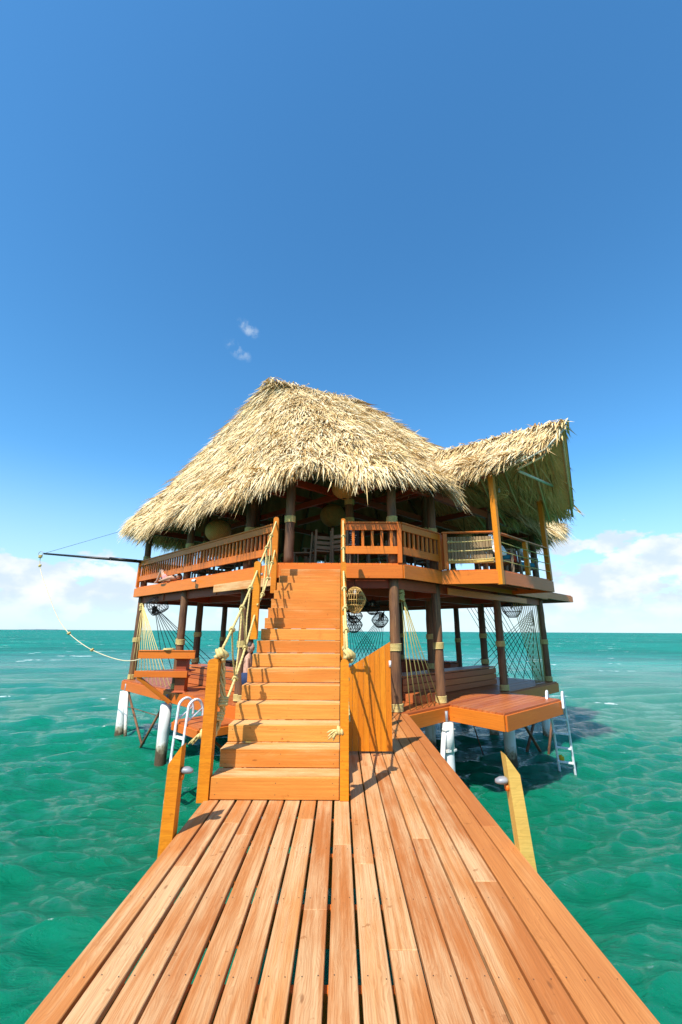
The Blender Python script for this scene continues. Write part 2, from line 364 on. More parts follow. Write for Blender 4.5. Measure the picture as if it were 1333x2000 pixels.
def tube(name, pts, r, mat, parent=None, seg=8, **k):
    return geo_obj(name, tube_geo(pts, r, seg, **k), mat, parent)
def curve(pts, n=10):
    """Catmull-Rom through pts"""
    P = [Vector(p) for p in pts]; P = [P[0]*2-P[1]]+P+[P[-1]*2-P[-2]]; o = []
    for i in range(1, len(P)-2):
        for j in range(n):
            t = j/n; a, b, c, d = P[i-1], P[i], P[i+1], P[i+2]
            o.append(.5*((2*b)+(c-a)*t+(2*a-5*b+4*c-d)*t*t+(3*b-a-3*c+d)*t**3))
    o.append(P[-2]); return o
def sag(a, b, s, n=16):
    a = Vector(a); b = Vector(b); return [a.lerp(b, i/n) - Vector((0, 0, s*4*(i/n)*(1-i/n))) for i in range(n+1)]
def resample(pts, step):
    o = [Vector(pts[0])]; 
    for i in range(len(pts)-1):
        a = Vector(pts[i]); b = Vector(pts[i+1]); k = max(1, int((b-a).length/step))
        for j in range(1, k+1): o.append(a.lerp(b, j/k))
    return o
def rope_geo(pts, r, step=.012): return tube_geo(resample(pts, step), r, 9, lobes=3, pitch=r*14)
def knot_geo(p, axis, R_, r, turns=2.5):
    p = Vector(p); ax = Vector(axis).normalized(); a = Vector((0, 0, 1)) if abs(ax.z) < .8 else Vector((1, 0, 0))
    u = ax.cross(a).normalized(); v = ax.cross(u); n = int(14*turns); pts = []
    for i in range(n+1):
        t = i/n; an = 2*math.pi*turns*t
        pts.append(p + ax*((t-.5)*r*2.6*turns/1.6) + (u*math.cos(an)+v*math.sin(an))*R_*(1+.2*math.sin(3*an)))
    return tube_geo(pts, r, 6)
def helix_wrap(name, c, R_, h, parent, mat='rope', r=.012):
    key = (round(R_, 3), round(h, 3), mat)
    if key not in _wc:
        turns = max(3, int(round(h/(r*2)))); n = turns*22
        pts = [Vector((math.cos(2*math.pi*turns*i/n)*R_, math.sin(2*math.pi*turns*i/n)*R_, -h/2+h*i/n)) for i in range(n+1)]
        V, F = tube_geo(pts, r, 6); _wc[key] = mesh(name, V, F, True); _wc[key].materials.append(M[mat])
    return link(name, _wc[key], mat, parent, Matrix.Translation(c) @ Matrix.Rotation(random.random()*6, 4, 'Z'))
_wc = {}
def prism_geo(poly, z0, z1):
    n = len(poly); V = [(x, y, z0) for x, y in poly]+[(x, y, z1) for x, y in poly]
    F = [tuple(range(n))[::-1], tuple(range(n, 2*n))]+[(i, (i+1) % n, n+(i+1) % n, n+i) for i in range(n)]
    return V, F
def box_geo(c, d, M3=None):
    c = Vector(c); V = []
    for sx_ in (-1, 1):
        for sy in (-1, 1):
            for sz in (-1, 1):
                q = Vector((sx_*d[0]/2, sy*d[1]/2, sz*d[2]/2)); V.append(c + (M3 @ q if M3 else q))
    return V, [(0, 1, 3, 2), (4, 6, 7, 5), (0, 4, 5, 1), (2, 3, 7, 6), (0, 2, 6, 4), (1, 5, 7, 3)]
def clip(poly, n, d):
    """keep n.p <= d"""
    o = []
    for i in range(len(poly)):
        a, b = poly[i], poly[(i+1) % len(poly)]; da = a[0]*n[0]+a[1]*n[1]-d; db = b[0]*n[0]+b[1]*n[1]-d
        if da <= 0: o.append(a)
        if da*db < 0:
            t = da/(da-db); o.append((a[0]+(b[0]-a[0])*t, a[1]+(b[1]-a[1])*t))
    return o
def planks(poly, dirv, wd, gap, ztop, th, mat, parent, name='plank', wear=(0, 0)):
    """boards cut to a convex outline, each its own object, long axis = local X"""
    d = Vector((*dirv, 0)).normalized(); nrm = (-d.y, d.x)
    bs = [p[0]*nrm[0]+p[1]*nrm[1] for p in poly]; b = min(bs)
    while b < max(bs)-.02:
        q = clip(clip(poly, nrm, b+wd), (-nrm[0], -nrm[1]), -b)
        b += wd+gap
        if len(q) < 3: continue
        ar = abs(sum(q[i][0]*q[(i+1) % len(q)][1]-q[(i+1) % len(q)][0]*q[i][1] for i in range(len(q))))/2
        if ar < .01: continue
        c = Vector((sum(p[0] for p in q)/len(q), sum(p[1] for p in q)/len(q), ztop - random.random()*.003))
        mw = Matrix.Translation(c) @ Matrix.Rotation(math.atan2(d.y, d.x), 4, 'Z'); inv = mw.inverted()
        if sum(q[i][0]*q[(i+1) % len(q)][1]-q[(i+1) % len(q)][0]*q[i][1] for i in range(len(q))) < 0: q = q[::-1]
        ql = [tuple((inv @ Vector((x, y, c.z)))[:2]) for x, y in q]
        V, F = prism_geo(ql, -th, 0)
        o = link(name, mesh(name, V, F), mat, parent, mw); wv = random.uniform(*wear); o.color = (wv, wv, wv, 1)

# ------------------------------------------------------------------ sea
SEA = -1.65
def build_sea():
    ring = [1.2]
    while ring[-1] < 150: ring.append(ring[-1]+min(ring[-1]*.035, max(.022, .00042*ring[-1]**2)))
    while ring[-1] < 40000: ring.append(ring[-1]*1.10)
    ring = np.array(ring)
    a0 = np.linspace(-R(46), R(46), 760); a1 = np.linspace(R(46), 2*math.pi-R(46), 150)[1:-1]
    ang = np.concatenate([a0, a1]); nr, na = len(ring), len(ang)
    X = ring[:, None]*np.sin(ang)[None]; Y = ring[:, None]*np.cos(ang)[None]
    dr = np.gradient(ring)[:, None]; Z = np.zeros_like(X); DX = np.zeros_like(X); DY = np.zeros_like(X)
    g = np.random.default_rng(3)
    for i in range(84):
        lam = .20*(1.048**i) if i < 74 else 6+ (i-74)*.7
        th = R(-72)+g.normal(0, .33); kx, ky = math.cos(th), math.sin(th); k = 2*math.pi/lam
        amp = .0082*lam*g.uniform(.5, 1.4)*(1.35 if lam < .6 else 1.35*(.6/lam)**(.55 if lam < 2.5 else .62)); ph = g.uniform(0, 6.28)
        att = np.clip((lam/np.maximum(dr, .02)-3)/2.5, 0, 1)*np.clip(1.4-ring[:, None]/120, 0, 1)
        arg = k*(kx*X+ky*Y)+ph; s = np.sin(arg); c = np.cos(arg)
        Z += amp*att*s; DX += .8*amp*att*kx*c; DY += .8*amp*att*ky*c
    print('sea rms', Z.std()); crest = np.clip(Z/Z[ring < 60].std()/6+.5, 0, 1)
    co = np.stack([X+DX, Y+DY, Z], -1).reshape(-1, 3)
    i = np.arange(nr-1)[:, None]*na; j = np.arange(na)[None]; j2 = (j+1) % na
    q = np.stack([i+j, i+na+j, i+na+j2, i+j2], -1).reshape(-1, 4)
    q = q[:, ::-1]
    # close the hole in the middle
    me = bpy.data.meshes.new('sea'); nv = len(co)
    co = np.vstack([co, [[0, 0, 0]]])
    tri = np.stack([np.arange(na), (np.arange(na)+1) % na, np.full(na, nv)], -1)
    loops = np.concatenate([q.reshape(-1), tri[:, ::-1].reshape(-1)])
    starts = np.concatenate([np.arange(len(q))*4, len(q)*4+np.arange(na)*3])
    me.vertices.add(len(co)); me.vertices.foreach_set('co', co.astype(np.float32).ravel())
    me.loops.add(len(loops)); me.loops.foreach_set('vertex_index', loops.astype(np.int32))
    me.polygons.add(len(starts)); me.polygons.foreach_set('loop_start', starts.astype(np.int32))
    me.polygons.foreach_set('use_smooth', np.ones(len(starts), bool))
    me.update(calc_edges=True); me.validate()
    at = me.attributes.new('crest', 'FLOAT', 'POINT'); at.data.foreach_set('value', np.append(crest.ravel(), 0).astype(np.float32))
    o = link('sea', me, 'sea', None, Matrix.Translation((0, 0, SEA))); o['kind'] = 'structure'; o['label'] = 'choppy turquoise green sea reaching to the horizon'; o['category'] = 'sea'
build_sea()
def build_island():
    V = []; F = []; n = 40
    for i in range(n+1):
        t = i/n; x = -7300+850*t; h = 2+11*math.sin(math.pi*t)**.7*(.7+.3*math.sin(t*17)+.2*math.sin(t*41))
        V += [(x, 9950, -8), (x, 9990, h), (x, 10300, h*.9), (x, 10400, -8)]
    for i in range(n):
        for k in range(3): F.append((i*4+k, i*4+4+k, i*4+5+k, i*4+1+k))
    o = geo_obj('distant_island', (V, F), 'island'); o['kind'] = 'structure'; o['label'] = 'low strip of far land on the horizon'; o['category'] = 'island'
build_island()

# ------------------------------------------------------------------ dock
dock = thing('dock', 'long wooden dock of worn orange boards leading to the stairs', 'dock', (0, 3, 0))
DX0, DX1, DY0, DY1 = -1.295, 1.335, -3.2, 9.10
frame = [box_geo((0.02, y, -.14), (2.52, .05, .19)) for y in np.arange(-3.0, 9.0, .61)]
fo = geo_obj('joist_frame', merge(frame), 'fascia', dock, False)
for x in (DX0+.045, DX1-.045):
    board('edge_beam', (x, DY0, -.15), (x, DY1, -.15), .045, .2, 'fascia', dock)
npl = 17; pitch = (DX1-DX0)/npl
for i in range(npl):
    xc = DX0+pitch*(i+.5)+random.uniform(-.002, .002); wd = pitch-(.019 if i < 10 else .013)+random.uniform(-.002, .002)
    y = DY0; first = True
    wear = .95 if 1 <= i <= 12 else (.75 if i in (0, 13, 14) else .35)
    while y < DY1-.01:
        ln = random.uniform(2.4, 4.6) if first else random.choice((3.05, 3.66, 4.27, 4.88))
        if i == 1 and first: ln = 3.45-DY0
        first = False
        ye = y+ln
        if DY1-ye < .9: ye = DY1
        board('plank', (xc, y+.002, -.02), (xc, ye-.002, -.02), wd, .038, 'deck', dock, wear=max(0, min(1, wear+random.uniform(-.22, .12))), bev=.0035, roll=random.uniform(-.006, .006))
        y = ye
for y in (-1.5, 2.6, 6.6):
    for x in (-1.05, 1.05):
        tube('piling', [(x, y, -4.5), (x, y, -.24)], .13, 'piling', dock, 16)

def discs(P, r, nrm, name, parent):
    V = []; F = []
    u = Vector(nrm).orthogonal().normalized(); v = Vector(nrm).cross(u)
    for p in P:
        o = len(V); V += [Vector(p)+u*math.cos(a*math.pi/3)*r+v*math.sin(a*math.pi/3)*r for a in range(6)]; F.append(tuple(range(o, o+6)))
    ob = geo_obj(name, (V, F), 'screw', parent, False); ob['kind'] = 'stuff'
P_ = []
for y in np.arange(-3.0, 9.0, .61):
    for i in range(npl):
        for dx in (-.042, .042): P_.append((DX0+pitch*(i+.5)+dx+random.uniform(-.006, .006), y+random.uniform(-.012, .012), .0015))
discs(P_, .0034, (0, 0, 1), 'screw_heads', dock)
def dock_post(x, y, lean, label, side, mat):
    t = thing('dock_post', label, 'post', (x, y, -.18), 0, 'short lamp posts on the dock edges')
    w2 = .05
    # sawn post with a slanted top, high side to the dock's inner edge
    hl, hr = (.50, .64) if side < 0 else (.64, .50)
    V = []
    for (sx_, h) in ((-1, hl), (1, hr)):
        for sy in (-1, 1):
            V += [(x+sx_*w2, y+sy*w2, -.18), (x+sx_*w2+lean, y+sy*w2, h)]
    F = [(0, 2, 6, 4), (1, 5, 7, 3), (0, 1, 3, 2), (4, 6, 7, 5), (0, 4, 5, 1), (2, 3, 7, 6)]
    geo_obj('timber', (V, F), mat, t, False)
    # little dome lamp on the inner face
    s = -side; cx = x+lean*.7+s*w2; pts = [(cx+s*q, y, .45+z_) for q, z_ in ((0, 0), (.03, 0), (.055, 0))]
    gv, gf = tube_geo([(cx, y, 0), (cx+s*.02, y, 0), (cx+s*.05, y, -.004), (cx+s*.08, y, -.016), (cx+s*.092, y, -.028)], [.025, .037, .039, .029, .010], 16)
    lamp = geo_obj('lamp', ([Vector((v.x, v.y, .45+v.z*.68)) for v in gv], gf), 'grey_metal', t)
    tube('lamp_mount', [(cx, y, .40), (cx+s*.02, y, .40)], .026, 'fascia', lamp, 12)
dock_post(DX0-.06, 3.93, .01, 'short orange slant-topped post with dome lamp beside the stairs', -1, 'post')
dock_post(DX1+.055, 3.72, -.06, 'short pale yellow pine post with dome lamp on dock edge', 1, 'yellow_wood')

# ------------------------------------------------------------------ staircase
SX0, SX1, SY0, RISE, RUN, NR = -1.24, 0.0, 4.62, 2.97/17, .283, 17
ZS = [0]+[.195+(2.97-.195)/16*k for k in range(17)]
stair = thing('staircase', 'wide orange wooden staircase climbing from the dock to the upper deck', 'staircase', (-.62, SY0, 0))
for i in range(NR):
    y = SY0+i*RUN; z0 = ZS[i]; z1 = ZS[i+1]
    zt = z1 if i < NR-1 else z1-.036
    board('riser', (SX0+.004, y+.016, (z0+zt)/2+.0025), (SX1-.004, y+.016, (z0+zt)/2+.0025), zt-z0-.006, .03, 'stair', stair, up=(0, -1, 0), wear=random.uniform(.25, .62))
    if i < NR-1:
        for k, (a, b) in enumerate(((.0325, .168), (.171, .297))):
            board('tread', (SX0-.006, y+(a+b)/2, z1-.018), (SX1-.002, y+(a+b)/2, z1-.018), b-a, .035, 'stair', stair, wear=random.uniform(.85, 1.0))
for x in (SX0+.06, (SX0+SX1)/2, SX1-.06):
    prof = []
    for i in range(NR):
        prof += [(SY0+.034+i*RUN, max(0, ZS[i]-.038 if i else 0)), (SY0+.034+i*RUN, ZS[i+1]-.038)]
    ye = SY0+(NR-1)*RUN+.03
    prof = [(a, b+.0) for a, b in prof[:-1]] + [(ye, NR*RISE-.30), (ye, NR*RISE-.52), (SY0+.42, 0.0)]
    n = len(prof); V = [(x-.022, a, b) for a, b in prof]+[(x+.022, a, b) for a, b in prof]
    bm = bmesh.new(); vs_ = [bm.verts.new(v) for v in V]
    f1 = bm.faces.new(vs_[:n]); f2 = bm.faces.new(vs_[n:][::-1])
    for i in range(n): bm.faces.new((vs_[i], vs_[i+n], vs_[(i+1) % n+n], vs_[(i+1) % n]))
    bmesh.ops.recalc_face_normals(bm, faces=bm.faces); bmesh.ops.triangulate(bm, faces=[f1, f2])
    me = bpy.data.meshes.new('stringer'); bm.to_mesh(me); bm.free(); link('stringer', me, 'fascia', stair)
P_ = []
for i in range(NR):
    for x in (SX0+.06, (SX0+SX1)/2, SX1-.06):
        for f in (.25, .75): P_.append((x+random.uniform(-.01, .01), SY0+i*RUN-.0005, ZS[i]+(ZS[i+1]-ZS[i])*f))
discs(P_, .004, (0, -1, 0), 'screw_heads', stair)
def newel(x, y, z0, z1, wx=.10, wy=.10):
    """square post with a rounded head, part of the staircase"""
    r = wx/2; V = []; F = []; prof = [(-r, z0), (r, z0), (r, z1-.035), (r*.8, z1-.012), (r*.35, z1), (-r*.35, z1), (-r*.8, z1-.012), (-r, z1-.035)]
    n = len(prof); V = [(x+a, y-wy/2, b) for a, b in prof]+[(x+a, y+wy/2, b) for a, b in prof]
    F = [tuple(range(n)), tuple(range(n, 2*n))[::-1]]+[(i, n+i, n+(i+1) % n, (i+1) % n) for i in range(n)]
    return geo_obj('newel_post', (V, F), 'post', stair, False)
LX, RX = SX0-.062, SX1+.045
newel(LX, 4.66, -.02, 1.27, .11); newel(RX, 4.66, .002, 1.27, .085)
newel(LX, 6.67, 1.43, 2.60, .10); newel(RX, 6.67, 1.0, 2.60, .085)
newel(LX, 8.32, 2.25, 3.76, .10); newel(RX, 8.40, 2.1, 3.76, .085)
lm = tube('bolt', [(LX+.05, 6.655, 2.40), (LX+.085, 6.655, 2.40)], .022, 'grey_metal', stair, 10)

def rope_rail(x, label, tails, sd):
    t = thing('rope_railing', label, 'rope railing', (x, 6.5, 1.2), 0, 'knotted rope railings of the stairs')
    rnd = random.Random(sd)
    gt = []
    def run(a, b, s, kn, r=.0145):
        p = sag(a, b, s, 24); gt.append(rope_geo(p, r))
        out = []
        for q in kn:
            i = int(q*24); pp = p[i]; ax = (p[i+1]-p[i-1]); gt.append(knot_geo(pp, ax, .026, .0125, 2.3)); out.append(pp)
        return out
    k1 = run((x, 6.66, 2.47), (x+.03, 4.72, 1.31), .05, (.26, .52, .76))
    k2 = run((x, 6.66, 1.80), (x+.05, 4.80, .66), .10, (.36, .66))
    k3 = run((x, 8.32, 3.70), (x, 6.66, 2.47), .03, (.34, .62))
    k4 = run((x, 8.32, 3.12), (x+.04, 6.60, 1.93), .14, (.22, .48, .78))
    geo_obj('rope', merge(gt), 'rope', t)
    # zig-zag lines between the two ropes
    def z(a, b): 
        d = b-a; m = (a+b)/2+Vector((rnd.uniform(-.02, .02), 0, -.01)); tube('tie_line', resample([a, m, b], .012), .0105, 'rope', t, 9, lobes=3, pitch=.14)
    z(k1[0], k2[0]); z(k1[1], k2[0]); z(k1[1], k2[1]); z(k1[2], k2[1]); z(k3[0], k4[0]); z(k3[0], k4[1]); z(k3[1], k4[1]); z(k3[1], k4[2])
    # heavy knot on the newel head and the braid hanging from it
    g = [knot_geo((x+.05, 4.74, 1.30), (.3, .6, .5), .040, .022, 2.6), knot_geo((x+.03, 4.70, 1.315), (1, .2, .4), .036, .02, 2.2)]
    br = curve([(x+.06, 4.74, 1.28), (x+.075, 4.75, 1.05), (x+.09, 4.76, .84), (x+.085, 4.78, .72), (x+.04, 4.74, .56), (x+.02, 4.7, .50)], 8)
    for ph in (0, 2.1, 4.2):
        pts = [p+Vector((math.cos(i*.5+ph)*.018, math.sin(i*.5+ph)*.018, 0)) for i, p in enumerate(br)]
        g.append(rope_geo(pts, .0135))
    g.append(knot_geo((x+.09, 4.77, .84), (0, .3, 1), .036, .017, 3)); g.append(knot_geo((x+.06, 4.77, .70), (.2, .3, 1), .034, .017, 3))
    if sd != 1: g = g[:2]
    geo_obj('braid', merge(g), 'rope', t)
    g = []
    for q in tails:
        q = Vector(q); g.append(knot_geo(q, (1, 0, 0), .028, .017, 2.2))
        s = -1
        for k in range(9):
            e = q+Vector((s*rnd.uniform(.06, .15), rnd.uniform(-.03, .03), rnd.uniform(-.10, -.02))); g.append(tube_geo(curve([q, (q+e)/2+Vector((0, 0, .015)), e], 4), [.009]*8+[.004], 5))
    if g: geo_obj('frayed_end', merge(g), 'rope', t)
rope_rail(LX, 'knotted pale rope railing on the side of the stairs facing the lookout bench', [(LX-.06, 4.66, .56)], 1)
rope_rail(RX, 'knotted pale rope railing on the side of the stairs next to the gate', [(RX-.05, 4.64, .60)], 2)

# ------------------------------------------------------------------ gate panel beside the stairs
gate = thing('gate', 'orange gate of narrow vertical boards with slanted top beside the stairs', 'gate', (.40, 6.24, .02))
nb = 8; gx0, gx1 = .095, .70
for i in range(nb):
    xa = gx0+(gx1-gx0)*i/nb; xb = gx0+(gx1-gx0)*(i+1)/nb-.003
    za = 1.05+.36*i/nb; zb = 1.05+.36*(i+1)/nb
    V = [(xa, 6.24, .03), (xb, 6.24, .03), (xb, 6.24, zb), (xa, 6.24, za)]; V += [(a, 6.265, c) for a, b, c in V]
    F = [(0, 1, 2, 3), (7, 6, 5, 4), (0, 4, 5, 1), (1, 5, 6, 2), (2, 6, 7, 3), (3, 7, 4, 0)]
    c = Vector(((xa+xb)/2, 6.25, .6)); mw = Matrix.Translation(c) @ Matrix.Rotation(R(-90), 4, 'Y'); inv = mw.inverted()
    link('gate_board', mesh('gate_board', [inv @ Vector(v) for v in V], F), 'post', gate, mw)
board('ledger', (gx0, 6.29, .25), (gx1, 6.29, .25), .09, .03, 'fascia', gate, up=(0, 1, 0)); board('ledger', (gx0, 6.29, .95), (gx1, 6.29, .95), .09, .03, 'fascia', gate, up=(0, 1, 0))
geo_obj('latch', merge([box_geo((.69, 6.235, 1.12), (.03, .02, .08)), tube_geo([(.69, 6.22, 1.15), (.69, 6.20, 1.13), (.69, 6.205, 1.09)], .012, 8)]), 'white_metal', gate)

# ------------------------------------------------------------------ overwater hut
hut = thing('overwater_hut', 'two-storey wooden hut on stilts with shaggy thatched roof above the sea', 'hut', (0, 14.9, SEA))
CY = 14.9; C0 = 7.8; UZ = 2.97
def sq(c0, facet=True, fy=9.13):
    """plan: square standing on its corner, the front corner cut flat for the stairs"""
    h = CY-c0
    return [(fy-c0, fy), (h, CY), (0, CY+h), (-h, CY), (-(fy-c0), fy)]
low = sq(C0, fy=9.105); up = sq(C0)
def inset(poly, d): 
    cx, cy = 0, CY
    return [(x+(cx-x)*d/7, y+(cy-y)*d/7) for x, y in poly]
# lower platform
def joist_geo(poly, dirv, step, z0, z1, th=.05):
    d = Vector((*dirv, 0)).normalized(); nrm = (-d.y, d.x); bs = [p[0]*nrm[0]+p[1]*nrm[1] for p in poly]; out = []
    b = min(bs)+.2
    while b < max(bs)-.1:
        q = clip(clip(poly, nrm, b+th), (-nrm[0], -nrm[1]), -b); b += step
        if len(q) > 2:
            if sum(q[i][0]*q[(i+1) % len(q)][1]-q[(i+1) % len(q)][0]*q[i][1] for i in range(len(q))) < 0: q = q[::-1]
            out.append(prism_geo(q, z0, z1))
    return merge(out)
def fascia(poly, z1, h, mat, parent, th=.045, closed=True, skip=(), name='fascia_board'):
    n = len(poly)
    for i in range(n if closed else n-1):
        if i in skip: continue
        a = Vector((*poly[i], z1-h/2)); b = Vector((*poly[(i+1) % n], z1-h/2)); d = (b-a).normalized(); nr = Vector((d.y, -d.x, 0))
        board(name, a+nr*th/2, b+nr*(th/2)-d*.001, h, th, mat, parent, up=nr)
plat = geo_obj('lower_platform', joist_geo(inset(low, .12), (1, -1), .6, -.24, -.045), 'beam', hut, False)
planks(low, (1, 1), .14, .008, 0.0, .036, 'platform', plat, wear=(0, .5))
fascia(low, -.038, .27, 'fascia', plat)
# upper floor
ufl = geo_obj('upper_floor', joist_geo(inset(up, .15), (1, 1), .55, UZ-.30, UZ-.045, .06), 'beam', hut, False)
planks(up, (0, 1), .14, .006, UZ, .036, 'fascia', ufl)
fascia(up, UZ-.038, .29, 'fascia', ufl)
for s in (-1, 1):                               # doubled header boards next to the stairs
    if s < 0:
        a = Vector((-(10.95-C0), 10.95, UZ-.40)); b = Vector((-1.36, 9.16, UZ-.40)); nr = Vector((-1, -1, 0)).normalized()
        board('header_board', a+nr*.075, b+nr*.075, .19, .05, 'stair', ufl, up=nr)
for a, b in (((-3.3, 11.3), (-.2, 14.4)), ((3.3, 11.3), (.2, 14.4)), ((-5.6, 13.6), (-2.5, 16.7)), ((5.6, 13.6), (2.5, 16.7)), ((-1.3, 9.4), (1.3, 9.4))):
    board('floor_beam', (*a, UZ-.41), (*b, UZ-.41), .12, .20, 'beam', ufl)
for s in (-1, 1):
    board('floor_beam', (s*1.2, 9.33, UZ-.42), (s*6.85, 14.98, UZ-.42), .12, .22, 'beam', ufl)
    board('floor_beam', (s*6.8, 15.0, UZ-.42), (s*.1, 21.7, UZ-.42), .12, .22, 'beam', ufl)
    board('floor_beam', (s*.15, 10.5, UZ-.42), (s*5.0, 15.3, UZ-.42), .12, .22, 'beam', ufl)
# dark lining under the rear of the floor, and the extra ledge at the far corner
sl = [(7.05, 15.1), (9.25, 17.3), (8.3, 18.2), (6.1, 16.0)]
led = geo_obj('side_ledge', joist_geo(inset(sl, .02), (1, -1), .4, UZ-.24, UZ-.05), 'beam', hut, False)
planks(sl, (1, -1), .14, .02, UZ, .036, 'platform', led); fascia(sl, UZ-.04, .22, 'fascia', led)

# pillars
PIL = [(1.15, 9.30), (2.30, 10.45), (4.52, 12.55), (6.85, 14.93)]
pm = None
def pillar(x, y, z0, z1, r, wraps):
    global pm
    k = ('pillar', round(z1-z0, 2), r)
    if k not in _bc:
        n = 14; pts = [(math.sin(i*2.1)*.004, math.cos(i*1.7)*.004, (z1-z0)*i/n) for i in range(n+1)]
        V, F = tube_geo(pts, [r*(1.03-.06*i/n) for i in range(n+1)], 18); _bc[k] = mesh('pillar', V, F, True); _bc[k].materials.append(M['pillar'])
    o = link('pillar', _bc[k], 'pillar', hut, Matrix.Translation((x, y, z0)) @ Matrix.Rotation(random.random()*6, 4, 'Z'))
    for zc, h in wraps: helix_wrap('rope_wrap', (x, y, zc), r+.011, h, o)
for s in (-1, 1):
    for (x, y) in PIL:
        pillar(s*x, y, 0.0, UZ-.30, .108, ((.085, .15), (1.24, .15)))
        pillar(s*x, y, UZ+.001, 5.1, .105, ((3.98, .15),))
    for (x, y) in ((2.65, 13.0), (4.9, 15.2), (2.4, 17.6)):
        pillar(s*x, y, 0.0, UZ-.30, .112, ((.60, .15), (1.42, .15)))
        pillar(s*x, y, UZ+.001, 6.4 if x < 3 else 5.9, .10, ((4.6, .15),))
    for (x, y) in ((4.6, 17.35), (2.3, 19.6)):
        pillar(s*x, y, 0.0, UZ-.30, .105, ((1.24, .15),)); pillar(s*x, y, UZ+.001, 5.1, .105, ((3.98, .15),))
pillar(.22, 10.7, UZ+.001, 5.6, .11, ((4.82, .15), (4.33, .12)))
pillar(.0, 10.55, 0, UZ-.30, .11, ((.6, .15), (1.42, .15)))
# roof beams round the pillar heads and across
ZB = 4.98
for s in (-1, 1):
    board('roof_beam', (s*1.0, 9.16, ZB), (s*6.95, 15.02, ZB), .12, .2, 'beam', hut); board('roof_beam', (s*6.95, 14.9, ZB), (s*.0, 21.7, ZB), .12, .2, 'beam', hut)
    board('roof_beam', (s*-.45, 11.4, ZB+.13), (s*1.75, 9.45, ZB+.13), .10, .17, 'beam', hut)
    board('roof_beam', (s*.1, 10.75, ZB+.02), (s*5.2, 15.6, ZB+.02), .10, .16, 'beam', hut)
    board('roof_beam', (s*2.3, 10.5, ZB+.22), (s*-1.5, 14.5, ZB+.22), .10, .17, 'beam', hut)
    board('roof_beam', (s*4.5, 12.6, ZB+.2), (s*.5, 16.6, ZB+.2), .10, .17, 'beam', hut)
board('roof_beam', (-1.2, 9.25, ZB+.2), (1.2, 9.25, ZB+.2), .1, .17, 'beam', hut)

# railings
def railing(p0, p1, z, n, post0=True, post1=True, ropes=False):
    a = Vector((*p0, z)); b = Vector((*p1, z)); d = (b-a).normalized(); nr = Vector((d.y, -d.x, 0)); Z = Vector((0, 0, 1))
    h = board('railing', a+Z*.90-d*.03, b+Z*.90+d*.03, .12, .035, 'fascia', hut)
    board('upper_rail', a+Z*.805+nr*.02, b+Z*.805+nr*.02, .15, .035, 'fascia', h, up=nr)
    board('lower_rail', a+Z*.285+nr*.02, b+Z*.285+nr*.02, .17, .035, 'fascia', h, up=nr)
    for i in range(n):
        q = a.lerp(b, (i+.8)/(n+.6)); board('baluster', q+Z*.22-nr*.024, q+Z*.86-nr*.024, .06, .045, 'fascia', h, up=nr)
    for f, q in ((post0, a), (post1, b)):
        if f: board('rail_post', q+Z*.001+nr*.03, q+Z*.875+nr*.03, .095, .095, 'fascia', h, up=nr)
    return h
fx = 9.13-C0
railing((RX+.06, 9.15), (fx-.05, 9.15), UZ, 5, False, True)
railing((fx, 9.17), (2.40, 10.24), UZ, 8, False, True)
railing((-(CY-C0)+.1, CY-.04), (-1.45, 9.31), UZ, 46, True, True)
railing((-(CY-C0)+.04, CY+.06), (-3.4, 18.6), UZ, 24, False, True)
railing((3.6, 18.35), (.3, 21.6), UZ, 20, False, True)
railing((-.3, 21.6), (-3.3, 18.7), UZ, 18, False, True)
board('gate_post', (-1.36, 9.06, UZ-.4), (-1.36, 9.06, UZ+.95), .10, .10, 'fascia', hut)

# bay balcony on the front right side
B0, B1, B2, B3 = (2.40, 10.20), (3.70, 9.93), (5.95, 12.05), (5.10, 12.90)
bay = geo_obj('bay_balcony', joist_geo(inset([B0, B1, B2, B3], .0), (1, 1), .4, UZ-.24, UZ-.045), 'beam', hut, False)
planks([(B0[0]+.05, B0[1]-.05), B1, B2, (B3[0]+.05, B3[1]-.05)], (1, -1), .14, .008, UZ+.002, .036, 'fascia', bay)
fascia([B0, B1, B2, B3], UZ-.036, .30, 'fascia', bay, closed=False)
board('soffit_board', (2.6, 10.45, UZ-.47), (5.9, 13.75, UZ-.47), .03, .16, 'fascia', bay)
P1 = Vector((B1[0]-.01, B1[1]+.02, 0)); P2 = Vector((B2[0]-.06, B2[1]-.02, 0)); Pm = P1.lerp(P2, .54); Z3 = Vector((0, 0, 1)); nb_ = Vector((1, -1, 0)).normalized()
board('bay_post', P1+Z3*(UZ-.36)+nb_*.045, P1+Z3*5.35+nb_*.045, .125, .125, 'post', bay, up=nb_)
board('bay_post', P2+Z3*(UZ-.02), P2+Z3*5.75, .125, .125, 'post', bay, up=nb_)
board('bay_post', Pm+Z3*(UZ+.01), Pm+Z3*(UZ+.88), .11, .11, 'post', bay, up=nb_)
board('bay_post', (2.52, 10.12, UZ+.01), (2.52, 10.12, UZ+.88), .10, .10, 'fascia', bay, up=(0, -1, 0))
board('bay_rail', (2.45, 10.11, UZ+.90), (P1.x, P1.y, UZ+.90), .11, .035, 'fascia', bay)
board('bay_rail', P1+Z3*(UZ+.90), P2+Z3*(UZ+.90), .11, .035, 'fascia', bay)
for k, zr in enumerate((.22, .44, .66)):
    a = Vector((2.56, 10.06, UZ+zr)); b = P1+Z3*(UZ+zr+.04)+Vector((-.06, -.02, 0))
    g = [rope_geo(sag(a, b, .015, 10), .013)]
    for q in (.03, .09): g.append(knot_geo(a.lerp(b, q), b-a, .024, .011, 2.2))
    geo_obj('bay_rope', merge(g), 'rope', bay)
    tube('bay_rope', resample(sag(P1+Z3*(UZ+zr)+nb_*.06, P2+Z3*(UZ+zr)+nb_*.06, .01, 12), .05), .011, 'cord', bay, 7)

